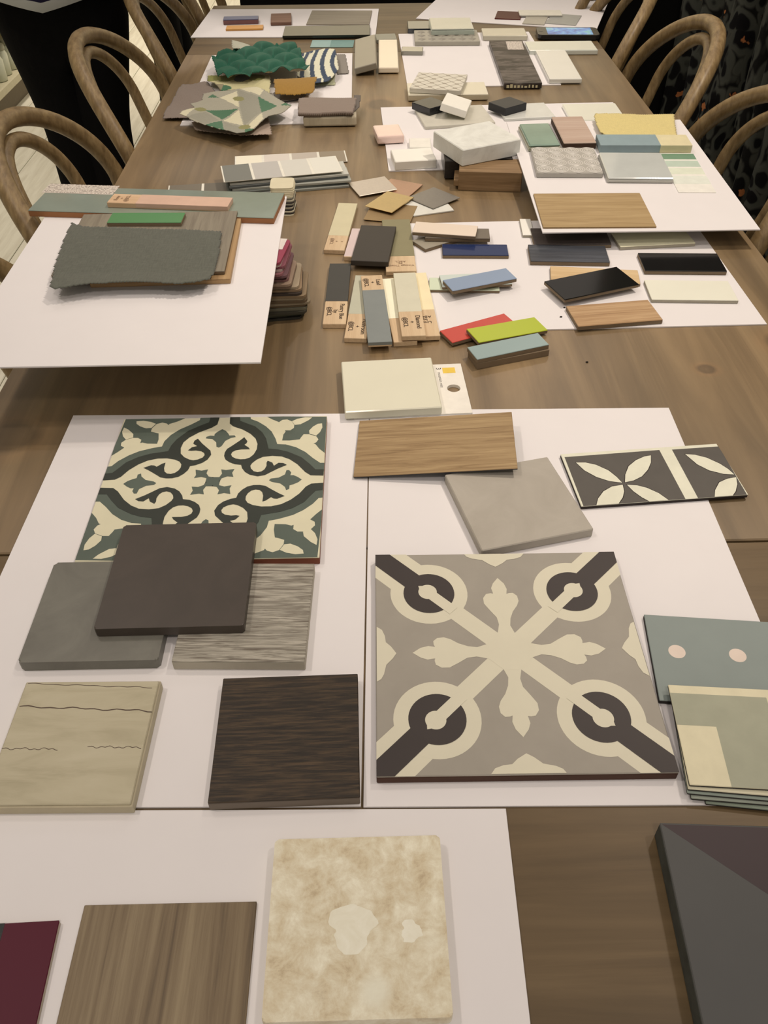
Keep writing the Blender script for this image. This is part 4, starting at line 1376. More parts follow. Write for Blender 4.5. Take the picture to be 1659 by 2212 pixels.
def print_lines():
    m, n, l, b = base('small_print_label', 0.6, 0.2)
    t = coords(n, l)
    s = n.new('ShaderNodeSeparateXYZ')
    l.new(t, s.inputs[0])
    a = n.new('ShaderNodeMath')
    a.operation = 'MULTIPLY'
    a.inputs[1].default_value = 1 / 0.0042
    l.new(s.outputs[1], a.inputs[0])
    f = n.new('ShaderNodeMath')
    f.operation = 'FRACT'
    l.new(a.outputs[0], f.inputs[0])
    g = n.new('ShaderNodeMath')
    g.operation = 'LESS_THAN'
    g.inputs[1].default_value = 0.45
    l.new(f.outputs[0], g.inputs[0])
    nn = noise(n, l, coords(n, l, (420, 238, 1)), 1.0, 2)
    h = n.new('ShaderNodeMath')
    h.operation = 'GREATER_THAN'
    h.inputs[1].default_value = 0.5
    l.new(nn, h.inputs[0])
    mu = n.new('ShaderNodeMath')
    mu.operation = 'MULTIPLY'
    l.new(g.outputs[0], mu.inputs[0])
    l.new(h.outputs[0], mu.inputs[1])
    mx = n.new('ShaderNodeMix')
    mx.data_type = 'RGBA'
    l.new(mu.outputs[0], mx.inputs[0])
    mx.inputs[6].default_value = rgba(C(206, 188, 172))
    mx.inputs[7].default_value = rgba(C(142, 126, 114))
    l.new(mx.outputs[2], b.inputs['Base Color'])
    return m


M_print = print_lines()
lb = T['l_label']
gv = T['l_glaze']
ml = spec_of('l_label')[0]
o = link('paper_label', mesh_of(box_bm(lb[3], lb[4], 0.0002, 0, 0), 'label'), None, [M_print])
o.parent = gl
o.matrix_parent_inverse = Matrix.Identity(4)
o.matrix_local = gl.matrix_world.inverted() @ (Matrix.Translation((0, 0, gv[2] - lb[2] + 0.0004)) @ ml)
r = None
m, wd, dp, th = spec_of('l_pinkstick')
r = empty('painted_wood_sample', m)
link('wood_strip', mesh_of(box_bm(wd, dp, th, 0, 0.0005), 'strip'), r, [wood('birch_x', C(206, 166, 128), C(214, 176, 140), C(194, 154, 116), 'x', 90, 5)])
link('paint_coat', mesh_of(box_bm(wd * 0.76 + 0.0003, dp + 0.0003, th * 0.8, th * 0.2 + 0.00015, 0.0003, 1, wd * 0.12, 0), 'coat'), r, [plain('blush_paint', C(206, 166, 142), 0.55)])
lettering(r, 'Rose\n+\n@BCL', -wd * 0.40, 0, th + 0.0003, 0.0068, pi / 2, M_faint)
tag(r, 'wood stick painted blush pink lying on the celadon glazed tile', 'wood sample')
faced('l_oakplank', 'wood_sample', 'oak plank sample under the grey plank and linen', 'wood sample', wood('oak_edge', C(168, 130, 88), C(182, 142, 98), None, 'x', 120, 6), wood('oak_top', C(168, 130, 88), C(184, 146, 102), None, 'y', 120, 6), ft=0.001, face_name='veneer')
faced('l_greywood', 'wood_sample', 'grey-brown plank sample under the green chip and linen', 'wood sample', plain('brown_core', C(112, 90, 66), 0.7), wood('greyed_oak', C(132, 118, 100), C(146, 132, 112), C(118, 104, 88), 'y', 180, 8, 0.6), ft=0.001, face_name='veneer')
chip('l_greenchip', 'emerald green chip on the grey plank sample', C(88, 140, 84), 0.22)


def linen_z(x, y):
    return 0.0008 + wob(x, y, 0.0007, 45) + 0.10 * max(0.0, 0.845 - y)


cloth('linen', 'fabric_swatch', 'grey-green linen swatch with pinked edges on the plank samples', 'fabric', [weave('grey_green_linen', C(98, 96, 84), 0.16, 700)], linen_z, None, 0.0025)


# fan decks holding the board up
def deck(name, label, cards, x0, y0, ln, wd, group=None):
    """cards: (dx, dy, turn, thickness, colour) from the table upwards"""
    r = empty(name, Matrix.Translation((x0, y0, TZ)))
    z = 0.0
    for dx, dy, rz, th, col in cards:
        o = link('swatch_page', mesh_of(round_bm(ln, wd, th * 0.94, 0, 0.006, 3, 0.0002), 'page'), r, [plain('page', col, 0.6, 0.3, 0.03)])
        o.location = (dx, dy, z)
        o.rotation_euler = (0, 0, radians(rz))
        z += th
    tag(r, label, 'fan deck', group)
    return r, z


pal = [C(58, 54, 46), C(78, 76, 60), C(96, 92, 72), C(70, 64, 52), C(112, 104, 84), C(120, 98, 72), C(140, 122, 98), C(104, 84, 62), C(150, 130, 104), C(136, 112, 84),
       C(70, 58, 50), C(146, 118, 90), C(164, 142, 116), C(120, 96, 80), C(158, 130, 108), C(130, 92, 86), C(160, 120, 110), C(120, 84, 86), C(150, 96, 98), C(176, 150, 140), C(140, 80, 88), C(188, 160, 150), C(150, 60, 78)]
NCD = len(pal)
cards = []
for i, c in enumerate(pal):
    s = i / (NCD - 1)
    cards.append((0.014 * sin(pi * min(1, s * 1.5)) - 0.012 * s + 0.002 * sin(i * 2.3), -0.012 + 0.020 * s + 0.002 * sin(i * 1.7), 8 - 16 * s + 2 * sin(i * 1.3), 0.0721 / NCD, c))
fd, ztop = deck('colour_fan_deck', 'thick fan deck of colour pages with a red and white cover under the propped board', cards, -0.163, 0.925, 0.15, 0.062)
cov = link('cover', mesh_of(box_bm(0.03, 0.028, 0.0003, 0.0721, 0, 1), 'cover'), fd, [plain('white_cover', C(214, 196, 184), 0.4)])
cov.location = (0.046, 0.016, 0)
cov.rotation_euler = (0, 0, radians(-8))
pal2 = [C(206, 190, 160), C(60, 52, 46), C(196, 180, 152), C(54, 48, 44), C(180, 164, 138), C(48, 42, 40), C(150, 140, 120), C(70, 62, 56), C(190, 176, 150), C(120, 112, 98), C(208, 192, 160), C(212, 196, 166), C(206, 188, 156), C(212, 196, 166), C(206, 190, 158), C(208, 192, 160)]
deck('colour_fan_deck', 'cream-topped fan deck with dark striped pages under the glazed tile', [(0.0008 * sin(i * 1.1), 0.0012 * i, -3 + 0.25 * i, 0.0021, c) for i, c in enumerate(pal2)], -0.1285, 1.205, 0.034, 0.040)

# paint strip cards
def strip(key, label, cols, w_, x=None):
    m, wd, dp, th = spec_of(key)
    r = empty('paint_strip', m)
    cb = link('card', mesh_of(box_bm(wd, dp, th, 0, 0), 'card'), r, [plain('strip_card', C(220, 208, 190), 0.55)])
    nn = len(cols)
    for i, c in enumerate(cols):
        cw = wd / nn
        link('colour_swatch', mesh_of(box_bm(cw - 0.004, dp - 0.0006, 0.00015, th, 0, 1, -wd / 2 + cw * (i + 0.5), 0), 'swatch'), cb, [plain('printed_colour', c, 0.5, 0.35, 0.01)])
    return tag(r, label, 'paint card')


v_ = T['s_top']
T['s_top'] = v_[:6] + (0.0006, 0.0, 0.0)
T['s_low'] = (-0.205, 1.290, 0.0008, 0.21, 0.05, 6.5, 0.0008)
strip('s_back', 'white to taupe paint strip lying flat at the back of the pile', [C(226, 212, 188), C(208, 192, 178), C(186, 170, 154), C(150, 132, 110)], 0.05)
strip('s_low', 'dark grey paint strip sticking out under the glazed tile', [C(120, 108, 92), C(108, 98, 84), C(96, 88, 76), C(90, 84, 72)], 0.05)
for i, (dx, dy, rr, c) in enumerate(((0.010, -0.012, -1.5, (150, 146, 134)), (0.006, -0.009, 1.0, (112, 112, 104)), (0.014, -0.007, -2.5, (170, 164, 150)), (0.008, -0.004, 0.5, (96, 96, 92)), (0.010, -0.002, -1.0, (190, 182, 168)))):
    T['s%d' % i] = (v_[0] + dx, v_[1] + dy - 0.002, 0.0035 + 0.0034 * i, v_[3], v_[4] - 0.012, v_[5] + rr, 0.0032)
    b_ = slab('s%d' % i, 'paint_strip', ('grey-green paint strip pack at the bottom of the fanned strips', 'dark grey paint strip pack second up in the fanned strips', 'pale grey paint strip pack in the middle of the fanned strips', 'slate paint strip pack below the light one in the fanned strips', 'off-white paint strip pack just below the top strip')[i], 'paint card', plain('strip_pack', C(*c), 0.6), bev=0.0003)
T['s_top'] = v_[:2] + (0.0212,) + v_[3:6] + (0.0008,)
strip('s_top', 'blue-grey to white paint strip on top of the fanned strips', [C(122, 118, 108), C(184, 174, 164), C(204, 194, 180), C(216, 206, 190)], 0.05)

# ================================================================ propped board on the right
KR = 1.25     # this corner of the table is lit harder
M_gglass = plain('sea_green_glass', C(158, 178, 156, KR), 0.06, 0.6, 0.12, 14, 0, 0.9)
faced('r_greenglass', 'glass_tile', 'sea green glass tile with a glossy rounded face', 'tile', plain('pale_glass_edge', C(176, 168, 140, KR), 0.2), M_gglass, ft=0.004, bev=0.001, inset=0.002)
faced('r_woodtile', 'wood_sample', 'pinkish limed oak sample with a dark edge beside the green glass tile', 'wood sample', plain('dark_walnut_edge', C(70, 48, 34), 0.7), wood('limed_oak', C(206, 172, 150, KR), C(214, 184, 162, KR), C(192, 156, 134, KR), 'x', 120, 6), ft=0.0025, face_name='veneer')
m, wd, dp, th = spec_of('r_bluestick')
r = empty('painted_wood_sample', m)
link('wood_strip', mesh_of(box_bm(wd, dp, th, 0, 0.0006), 'strip'), r, [plain('primed_cream', C(238, 218, 172, KR), 0.5)])
link('paint_coat', mesh_of(box_bm(wd * 0.66, dp + 0.0004, th, 0.0003, 0.0006, 1, -wd * 0.172, 0), 'coat'), r, [plain('duck_egg_paint', C(158, 172, 172, KR), 0.5)])
tag(r, 'wood stick painted duck egg blue with a cream end', 'wood sample')
M_relief = plain('white_relief_glaze', C(232, 218, 204, KR), 0.3, 0.5, 0.02, 30, 0, 0.4)
rt = slab('r_relief', 'relief_tile', 'white tile with raised concentric rings', 'tile', plain('relief_ground', C(190, 178, 164, KR), 0.4), bev=0.0012)
_, wg, dg, hg = spec_of('r_relief')
ringm = []
for r_, z_, t_ in ((0.0108, 0.0, 0.0010), (0.0075, 0.0, 0.0008), (0.0045, 0.0, 0.0007)):
    me = mesh_of(tube([(r_ * cos(2 * pi * i / 24), r_ * sin(2 * pi * i / 24), 0) for i in range(24)], t_, 6, True), 'ring', True)
    me.materials.append(M_relief)
    ringm.append(me)
bt_ = mesh_of(lathe([(0.0022, -0.0004), (0.0018, 0.0008), (0.0006, 0.0014)], 12), 'boss', True)
bt_.materials.append(M_relief)
for i in range(4):
    for j in range(4):
        for me in ringm + [bt_]:
            o = link('raised_ring' if me is not bt_ else 'raised_boss', me, rt)
            o.location = ((i - 1.5) * wg / 4, (j - 1.5) * dg / 4, hg - 0.0002)
faced('r_greyglass', 'glass_tile', 'glossy pale grey crackle-glazed tile with rounded edges', 'tile', plain('pale_grey_body', C(196, 186, 172, KR), 0.35), plain('pale_grey_glaze', C(228, 223, 212, KR), 0.08, 0.6, 0.04, 25, 0.0, 0.9), ft=0.003, bev=0.0015, inset=0.0015)
m, wd, dp, th = spec_of('r_card')
r = empty('paint_strip', m)
cb = link('card', mesh_of(box_bm(wd, dp, th, 0, 0), 'card'), r, [plain('white_strip_card', (0.84, 0.84, 0.78), 0.55)])
for y_, h_, c in ((0.40, 0.15, C(130, 160, 128, KR)), (0.21, 0.16, C(206, 214, 192, KR)), (0.02, 0.16, C(236, 232, 206, KR)), (-0.20, 0.2, C(240, 234, 216, KR))):
    link('colour_swatch', mesh_of(box_bm(wd, dp * h_, 0.00015, th, 0, 1, 0, dp * y_), 'swatch'), cb, [plain('printed_colour', c, 0.5)])
tag(r, 'green to white paint strip card half under the grey glazed tile', 'paint card')
faced('r_oakplank', 'wood_sample', 'thin oak plank sample at the near edge of the propped board', 'wood sample', plain('oak_ply_edge', C(150, 118, 80), 0.7), wood('pale_oak', C(176, 142, 96, 1.1), C(192, 158, 112, 1.1), C(158, 124, 82, 1.1), 'x', 170, 8, 0.5, 0.12, 0.9), ft=0.001, face_name='veneer')


def yellow_z(x, y):
    e = max(0.0, 0.352 - x)
    return wob(x, y, 0.0006, 40) + 0.03 * (y - 1.47) - e * e * 18 + 0.001


cloth('yellow', 'fabric_swatch', 'mustard yellow fabric swatch with a pinked curled end', 'fabric', [weave('yellow_cotton', C(222, 197, 130, 1.1), 0.08, 700)], yellow_z, None, 0.0025)
slab('r_glasstile', 'glazed_tile', 'glossy white tile behind the yellow fabric', 'tile', plain('pearl_glaze', C(226, 218, 200, 1.1), 0.1, 0.6, 0.02, 20, 0, 0.8), bev=0.0012)
slab('r_marble', 'stone_tile', 'thin white veined marble tile under a black block', 'tile', stone('white_marble_thin', [(0.25, C(196, 188, 176, 1.1)), (0.45, C(216, 208, 196, 1.1)), (0.8, C(222, 214, 202, 1.1))], 18, 2.0, 0.25), bev=0.0008)

# ================================================================ blocks in the middle
M_blk = stone('black_granite', [(0.3, (0.012, 0.013, 0.016)), (0.8, (0.022, 0.024, 0.028))], 40, 1, 0.16, 0.02, 0.5)
M_whiteq = plain('white_quartz', C(232, 222, 204), 0.35, 0.5, 0.015, 30)
slab('k_greytile', 'stone_tile', 'pale grey flat tile under the white and black blocks', 'tile', plain('pale_grey_stone', C(198, 186, 168), 0.5), bev=0.0008)
slab('k_black1', 'stone_block', 'polished black diamond-set block touching the white block', 'stone block', M_blk, bev=0.0008)
slab('k_white1', 'stone_block', 'white square block tilted on the edge of a black block', 'stone block', M_whiteq, bev=0.001)
slab('k_black2', 'stone_block', 'matt black diamond-set block on the thin marble tile', 'stone block', stone('black_matt', [(0.3, (0.016, 0.018, 0.023)), (0.8, (0.026, 0.028, 0.034))], 40, 1, 0.35, 0.02), bev=0.0008)
slab('k_pink', 'glass_tile', 'small glossy pale pink block half off the board', 'glass block', plain('pink_glass', C(232, 196, 180), 0.12, 0.6, 0.03, 20, 0, 0.7), bev=0.003, seg=2)
slab('k_whitethin', 'glass_tile', 'small white tile behind the white bar block', 'tile', plain('white_glass', C(226, 214, 200), 0.25), bev=0.001)
slab('k_whiteblock', 'stone_block', 'thick white bar block beside the marble slab', 'stone block', M_whiteq, bev=0.0012)
slab('k_blacktile', 'stone_block', 'dark granite block underneath the white marble slab', 'stone block', stone('speckled_black_granite', [(0.3, (0.014, 0.012, 0.012)), (0.72, (0.03, 0.026, 0.024)), (0.8, (0.12, 0.11, 0.10))], 90, 1, 0.25), bev=0.001)
kw = slab('k_woodblock', 'wood_block', 'solid oak flooring block wedged under the marble slab and propped board', 'wood block', wood('oak_block', C(136, 104, 70), C(158, 124, 88), C(112, 84, 56), 'x', 130, 6, 0.5), bev=0.0008)
_, wg, dg, hg = spec_of('k_woodblock')
o = link('tongue', mesh_of(box_bm(wg * 1.06, dg * 0.9, 0.009, 0.006, 0.0006), 'tongue'), kw, [kw.data.materials[0]])
o.location = (-wg * 0.045, -dg * 0.02, 0)
slab('k_marble', 'stone_slab', 'thick white marble slab with faint grey veins', 'stone slab', stone('white_marble', [(0.2, C(178, 170, 158)), (0.32, C(206, 198, 186)), (0.6, C(220, 212, 200)), (0.9, C(224, 216, 204))], 16, 2.2, 0.35), bev=0.0012)

# ================================================================ fabric heap and tiles beside it
M_teal = weave('teal_velvet', C(40, 94, 72), 0.10, 600, 0.7, 0.08)
M_tealback = weave('cream_backing', C(170, 150, 118), 0.2, 300)


def scale_z(x, y):
    """fish scales: every nearer row overlaps the one behind it, soft grooves between"""
    W_, H_, L_ = 0.056, 0.050, 0.085
    r0 = math.floor((y - L_) / H_)
    gap = 1.0
    for rr in range(r0, r0 + 5):
        cy_ = rr * H_
        if y < cy_:
            continue
        off = 0.5 * W_ * (rr % 2)
        best = 9.0
        k0 = math.floor((x - off) / W_)
        for kk in (k0 - 1, k0, k0 + 1):
            cx_ = (kk + 0.5) * W_ + off
            best = min(best, ((x - cx_) / (W_ * 0.54)) ** 2 + ((y - cy_) / L_) ** 2)
        if best < 1:
            return 0.011 * math.sqrt(1 - best) * gap
        t = min(1.0, (best - 1) / 0.7)
        gap = min(gap, t * (2 - t))
    return 0.0


def teal_z(x, y):
    f = max(0.0, 1.80 - y)
    lift = 0.016 * math.exp(-((x + 0.12) / 0.08) ** 2) * min(1.0, f / 0.05)
    return scale_z(x, y) + wob(x, y, 0.002, 18) + lift - 0.004 - 0.10 * max(0.0, -0.30 - x) - 0.02 * max(0, y - 1.9)


cloth('teal', 'fabric_swatch', 'teal green velvet swatch quilted in raised fish scales', 'fabric', [M_teal], teal_z, None, 0.0021, lining=M_tealback)
M_bw = [weave('ivory_cotton', C(216, 206, 178), 0.06), weave('navy_print', C(58, 72, 92), 0.08)]


def blue_pick(x, y):
    u, v = (x + 0.10) / 0.07, (y - 1.90) / 0.19
    a = math.hypot(u - 1.0, v * 1.0)
    s = (a * 3.4) % 1.0
    if abs(v) > 0.48 and (int(u * 14) % 2 == 0):
        return 1
    return 1 if s < 0.42 else 0


cloth('blue', 'fabric_swatch', 'ivory fabric swatch printed with navy curved bands', 'fabric', M_bw, lambda x, y: wob(x, y, 0.003, 30) + 0.01 * cos((x + 0.07) * 25) - 0.012, blue_pick, 0.0022)
M_pr = [weave('pale_yellow_cotton', C(196, 182, 136), 0.06), weave('olive_print', C(138, 134, 70), 0.06), weave('slate_print', C(84, 88, 92), 0.06), weave('taupe_print', C(148, 134, 104), 0.06), weave('leaf_print', C(66, 108, 76), 0.06)]
pd = CLOTH['p_dot'][1]


def print_pick(x, y):
    for i, (a, b_) in enumerate(pd):
        if ((x - a) / 0.017) ** 2 + ((y - b_ - 0.005) / 0.022) ** 2 < 1:
            return 2 if i == 2 else 1
    if y < pd[0][1] - 0.040 and x < -0.28:
        return 3
    if ((x + 0.285) / 0.022) ** 2 + ((y - 1.735) / 0.02) ** 2 < 1:
        return 4
    return 0


cloth('printed', 'fabric_swatch', 'pale yellow fabric swatch printed with olive and slate dots', 'fabric', M_pr, lambda x, y: wob(x, y, 0.002, 25), print_pick, 0.0025)
M_tri = [weave('stone_grey_cotton', C(164, 154, 134), 0.05), weave('green_triangle_print', C(76, 112, 82), 0.06), weave('ivory_triangle_print', C(206, 192, 160), 0.05), weave('grey_triangle_print', C(150, 142, 124), 0.05), weave('olive_dot_print', C(140, 132, 84), 0.05)]
greens = [CLOTH[k][1] for k in ('t_green', 't_green2', 't_green3', 't_green4', 't_green5', 't_green6')]
creams = [CLOTH[k][1] for k in ('t_cream', 't_cream2', 't_cream3', 't_cream4', 't_cream5')]
greys = [CLOTH[k][1] for k in ('t_grey', 't_grey2', 't_grey3')]


def tri_pick(x, y):
    for a, b_ in CLOTH['t_dot'][1]:
        if ((x - a) / 0.010) ** 2 + ((y - b_) / 0.013) ** 2 < 1:
            return 4
    for p in greens:
        if inside(x, y, p):
            return 1
    for p in creams:
        if inside(x, y, p):
            return 2
    for p in greys:
        if inside(x, y, p):
            return 3
    return 0


cloth('mauve', 'fabric_swatch', 'dusty mauve fabric swatch at the edge of the heap', 'fabric', [weave('mauve_felt', C(136, 118, 106), 0.08)], lambda x, y: wob(x, y, 0.002, 35), None, 0.0028)
cloth('pinkish', 'fabric_swatch', 'pinkish beige fabric swatch below the triangle-print swatch', 'fabric', [weave('pink_beige', C(170, 146, 128), 0.07)], lambda x, y: wob(x, y, 0.002, 30), None, 0.0028)
cloth('tri', 'fabric_swatch', 'grey fabric swatch printed with green and cream triangles', 'fabric', M_tri, lambda x, y: wob(x, y, 0.0035, 26), tri_pick, 0.0022)
cloth('mustard', 'fabric_swatch', 'mustard gold fabric swatch rolled up at the heap front', 'fabric', [weave('mustard_cloth', C(160, 118, 52), 0.1)], lambda x, y: 0.012 * cos(min(1.5, abs(y - 1.742) / 0.04)) - 0.006 + wob(x, y, 0.001, 30), None, 0.0028)
cloth('greyunder', 'fabric_swatch', 'grey-brown fabric swatch sticking out under the rolled mustard one', 'fabric', [weave('grey_brown_cloth', C(116, 104, 94), 0.1)], None, None, 0.0028)
cloth('creamunder', 'fabric_swatch', 'pale green fabric scrap under the navy-banded swatch', 'fabric', [weave('pale_green_cloth', C(190, 184, 150), 0.08)], None, None, 0.0028)
cloth('corner', 'fabric_swatch', 'ivory and grey fabric corner peeking out behind the teal velvet', 'fabric', [weave('ivory_grey_cloth', C(180, 172, 150), 0.1)], lambda x, y: wob(x, y, 0.003, 30), None, 0.0028)
cloth('greypatch', 'fabric_swatch', 'plain grey fabric scrap beside the navy-banded swatch', 'fabric', [weave('plain_grey_cloth', C(142, 130, 118), 0.06)], None, None, 0.0028)
cloth('taupeflap', 'fabric_swatch', 'dark taupe fabric end hanging out of the folded swatch', 'fabric', [weave('dark_taupe_cloth', C(108, 96, 86), 0.08)], None, None, 0.0025)
cloth('taupe', 'fabric_swatch', 'folded taupe fabric swatch raised above the white board', 'fabric', [weave('taupe_cloth', C(142, 122, 108), 0.06)], lambda x, y: -0.10 * max(0, y - 1.60) + wob(x, y, 0.001, 30), None, 0.0025, thick=0.006)
v_ = T['c_taupe']
T['taupe_under'] = (v_[0] + 0.004, v_[1] + 0.01, 0.018, v_[3] * 0.98, v_[4] * 0.95, 0.5, 0.0162)
slab('taupe_under', 'fabric_bundle', 'bundle of cream fabric folded beneath the taupe swatch', 'fabric', weave('cream_bundle', C(196, 178, 150), 0.08), bev=0.003, seg=2)
slab('c_greytile', 'glazed_tile', 'long grey tile leaning on a cream glossy tile', 'tile', plain('dove_grey_glaze', C(140, 128, 110), 0.3, 0.5, 0.03, 20, 0, 0.3), bev=0.0012)
slab('c_creamtile', 'glazed_tile', 'long cream glossy tile reflecting the lights', 'tile', plain('cream_gloss', C(234, 212, 184, 1.05), 0.22, 0.6, 0.02, 20, 0, 0.6), bev=0.0015)
slab('c_greyback', 'glazed_tile', 'small grey tile behind the cream glossy tile', 'tile', plain('mid_grey_glaze', C(138, 132, 116), 0.3), bev=0.001)
m, wd, dp, th = spec_of('c_tealcard')
r = empty('paint_strip', m)
link('card', mesh_of(box_bm(wd, dp, th, 0, 0), 'card'), r, [plain('teal_card', C(118, 148, 140), 0.5)])
link('colour_swatch', mesh_of(box_bm(wd * 0.45, dp, 0.00015, th, 0, 1, -wd * 0.27, 0), 'swatch'), r, [plain('aqua_card', C(150, 172, 164), 0.5)])
tag(r, 'teal and pale aqua paint card behind the fabric heap', 'paint card')

# ================================================================ far left board
bc = faced('a_bluechip', 'paint_chip', 'mauve chip with a slate blue top on the far board', 'paint chip', plain('mauve_lacquer', C(136, 92, 88), 0.4), plain('slate_blue_lacquer', C(104, 106, 132), 0.4), ft=0.002, face_name='lacquer_face')
slab('a_orange', 'paint_chip', 'orange chip on the far board', 'paint chip', plain('orange_lacquer', C(214, 150, 78), 0.35), bev=0.0005)
slab('a_brown', 'wood_sample', 'reddish brown block chip on the far board', 'wood sample', wood('red_brown', C(126, 88, 68), C(140, 100, 80), None, 'x', 100, 6), bev=0.001)
slab('a_greywood', 'wood_sample', 'flat grey wood sample on the far board', 'wood sample', wood('grey_wood_far', C(136, 122, 104), C(148, 134, 116), C(124, 110, 94), 'x', 90, 5, 0.5), bev=0.0004)
slab('a_blackmarble', 'stone_tile', 'long glossy black-green stone tile in front of the grey wood sample', 'tile', stone('black_green_marble', [(0.3, C(34, 36, 30)), (0.6, C(44, 46, 38)), (0.8, C(66, 66, 54))], 20, 1.5, 0.08, 0.0, 0.4, (1, 1, 1), 0.0), bev=0.0008)

# ================================================================ board with the phone
slab('d_navy', 'glazed_tile', 'dark navy glossy tile behind the relief tile', 'tile', plain('navy_glaze', C(34, 40, 46), 0.12, 0.5, 0.05, 20, 0, 0.7), bev=0.0012)
M_rel2 = plain('grey_relief', C(178, 166, 148, 1.15), 0.4)
rl = slab('d_relief', 'relief_tile', 'grey tile with raised lozenges under the pale glass tile', 'tile', M_rel2, bev=0.001)
_, wg, dg, hg = spec_of('d_relief')
loz = mesh_of(lathe([(0.010, 0), (0.006, 0.0014), (0.001, 0.002)], 4), 'lozenge')
loz.materials.append(plain('grey_lozenge', C(160, 148, 132, 1.15), 0.4))
for i in range(6):
    for j in range(3):
        o = link('raised_lozenge', loz, rl)
        o.location = ((i - 2.5) * wg / 6.4, (j - 1) * dg / 3.3, hg)
        o.scale = (0.95, 1.35, 1)
faced('d_glass', 'glass_tile', 'pale blue-grey glass tile stacked on the relief tile', 'tile', plain('glass_edge', C(190, 192, 176, 1.15), 0.15), plain('glass_face', C(184, 180, 164, 1.15), 0.08, 0.6, 0.04, 18, 0, 0.8), ft=0.003, inset=0.002)
slab('d_cream', 'glass_tile', 'translucent-looking cream tile behind the dark marble tile', 'tile', plain('cream_glass', C(198, 184, 160, 1.15), 0.2, 0.5, 0.03, 20, 0, 0.4), bev=0.002, seg=2)
dm = slab('d_marble', 'stone_tile', 'long dark grey veined marble tile with a white sticker', 'tile', stone('dark_marble', [(0.30, C(36, 30, 26)), (0.45, C(62, 52, 45)), (0.56, C(108, 95, 86)), (0.66, C(50, 42, 38))], 11, 1.0, 0.4, 0.0, 0.2, (0.8, 3.0, 1), 0.0), bev=0.0008)
_, wg, dg, hg = spec_of('d_marble')
lx = spec_of('d_label')[0]
ol = link('paper_sticker', mesh_of(box_bm(T['d_label'][3], T['d_label'][4], 0.0003, 0, 0), 'sticker'), dm, [M_print])
ol.matrix_local = dm.matrix_world.inverted() @ lx
M_mk = plain('white_marks', C(206, 190, 150), 0.5)
for i in range(9):
    a_ = random.uniform(0.0025, 0.0055)
    o = link('white_mark', mesh_of(box_bm(a_, 0.0004, random.uniform(0.003, 0.007), 0, 0), 'mark'), dm, [M_mk])
    o.location = (-wg * 0.40 + i * wg * 0.095, -dg / 2 - 0.0001, 0.0015)
slab('d_whitetile', 'glazed_tile', 'white rectangular tile with soft edges beside the dark marble tile', 'tile', plain('warm_white_glaze', C(232, 221, 206, 1.15), 0.3, 0.5, 0.015, 20, 0, 0.3), bev=0.0018, seg=2)
slab('d_longwhite', 'glazed_tile', 'glossy greenish white bar tile in front of the smartphone', 'tile', plain('greenish_white_glaze', C(214, 209, 194, 1.15), 0.1, 0.6, 0.02, 20, 0, 0.8), bev=0.002, seg=2)
M_phone = plain('black_phone_body', (0.012, 0.012, 0.013), 0.25, 0.5)
m, wd, dp, th = spec_of('d_phone')
r = empty('smartphone', m)
link('body', mesh_of(round_bm(wd, dp, th, 0, 0.009, 6, 0.0015), 'body'), r, [M_phone])


def screen_mat():
    mm, n, l, b = base('phone_screen', 0.1, 0.5)
    f = noise(n, l, coords(n, l, (1, 1, 1)), 35, 3, 0.6, 0.8)
    q = ramp(n, [(0.35, (0.02, 0.09, 0.35)), (0.5, (0.06, 0.25, 0.62)), (0.62, (0.18, 0.45, 0.62)), (0.72, (0.10, 0.45, 0.40))])
    l.new(f, q.inputs[0])
    b.inputs['Base Color'].default_value = (0.01, 0.01, 0.01, 1)
    l.new(q.outputs[0], b.inputs['Emission Color'])
    b.inputs['Emission Strength'].default_value = 0.9
    return mm


link('screen', mesh_of(box_bm(0.101, dp - 0.012, 0.0003, th, 0, 1, 0.004, 0), 'screen'), r, [screen_mat()])
bm = lathe([(0.0052, 0), (0.0052, 0.0003), (0.0044, 0.0003)], 20)
o = link('home_button', mesh_of(bm, 'button'), r, [plain('home_button_black', (0.02, 0.02, 0.02), 0.2)])
o.location = (-wd / 2 + 0.009, 0, th)
tag(r, 'black smartphone lying with its blue screen lit', 'phone')

m, wd, dp, th = spec_of('d_pattern')
faced('d_under', 'glazed_tile', 'cream rectangular tile under the small patterned tile', 'tile', plain('cream_body', C(206, 186, 154, 1.15), 0.5), plain('cream_glaze', C(220, 204, 178, 1.15), 0.2, 0.5, 0.02, 20, 0, 0.5), ft=0.002)
M_ptl = plain('pattern_line', C(176, 160, 140, 1.15), 0.5)
dp_ = slab('d_pattern', 'patterned_tile', 'small white tile with a fine grey diamond lattice', 'tile', plain('white_pattern_ground', C(222, 208, 188, 1.15), 0.4), bev=0.0006)
polys = []


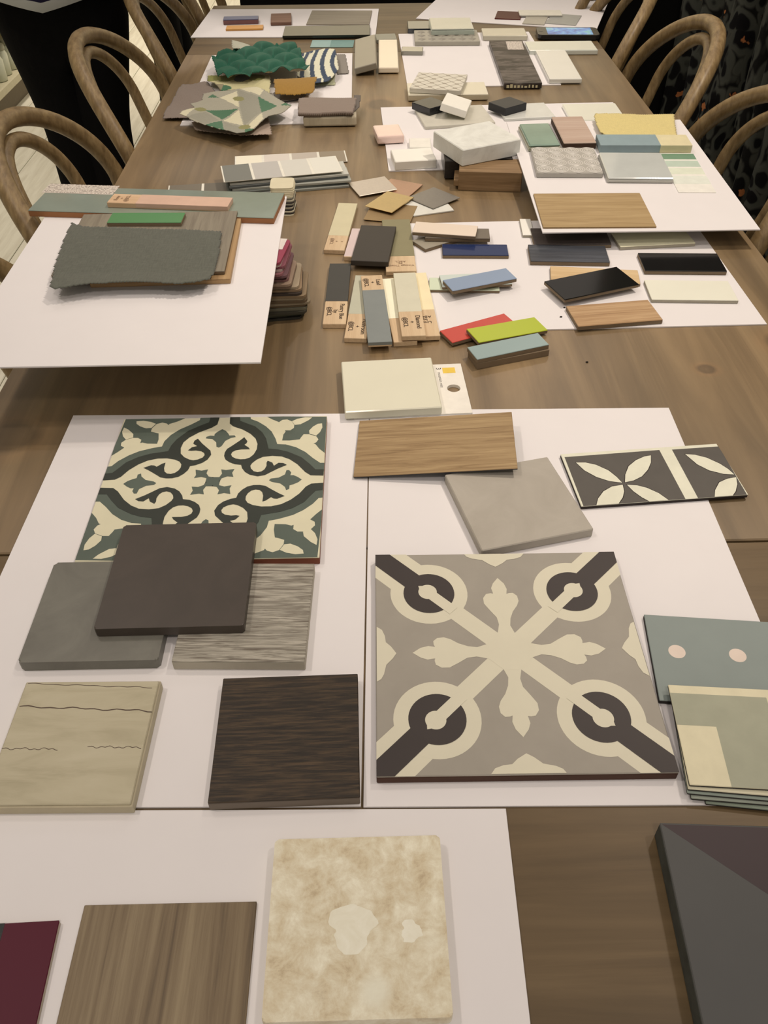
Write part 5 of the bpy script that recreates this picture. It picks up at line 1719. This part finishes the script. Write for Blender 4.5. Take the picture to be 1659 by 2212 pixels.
def seg(a, b_, h=0.018):
    dx, dy = b_[0] - a[0], b_[1] - a[1]
    q = hypot(dx, dy)
    nx, ny = -dy / q * h, dx / q * h
    return [(a[0] + nx, a[1] + ny), (b_[0] + nx, b_[1] + ny), (b_[0] - nx, b_[1] - ny), (a[0] - nx, a[1] - ny)]


def cliplat(c, s):
    """segment of the line v = s*u + c within the face"""
    pts = []
    for u in (-1, 1):
        v = s * u + c
        if -1 <= v <= 1:
            pts.append((u, v))
    for v in (-1, 1):
        u = (v - c) / s
        if -1 < u < 1:
            pts.append((u, v))
    return pts[:2] if len(pts) >= 2 else None


for c in (-1.5, -1, -0.5, 0, 0.5, 1, 1.5):
    for s in (1, -1):
        q = cliplat(c, s)
        if q:
            polys.append(seg(*q))
inlay(dp_, 'lattice_line', polys, wd, dp, th, M_ptl, 0.00006)
for i in range(4):
    for j in range(4):
        cx_, cy_ = -0.75 + 0.5 * i, -0.75 + 0.5 * j
        inlay(dp_, 'lattice_flower', [disc(cx_ + 0.25 * ((i + j) % 2) * 0, cy_, 0.085, 10)], wd, dp, th, M_ptl, 0.00008)
slab('d_smallgrey', 'glazed_tile', 'small glossy grey tile at the board corner by the cream glossy tile', 'tile', plain('small_grey_glaze', C(140, 132, 116), 0.1, 0.6, 0.03, 20, 0, 0.8), bev=0.0015)

# ================================================================ far right board
slab('e_burgundy', 'paint_sample', 'dark red flat sample on the askew far board', 'paint sample', plain('dark_red_lacquer', C(84, 28, 24), 0.4, 0.15, 0.05, 15, 0, 0.0), bev=0.0004)
slab('e_grey', 'paint_sample', 'blue-grey flat sample partly under the white strip', 'paint sample', plain('blue_grey_sample', C(162, 156, 146), 0.4), bev=0.0003)
slab('e_greysmall', 'paint_sample', 'small stone grey sample beside the dark red one', 'paint sample', plain('stone_grey_sample', C(176, 164, 146), 0.4), bev=0.0003)
slab('e_white', 'paint_sample', 'white strip sample lying over the grey ones', 'paint sample', plain('white_strip_sample', C(214, 202, 184), 0.35), bev=0.0006)
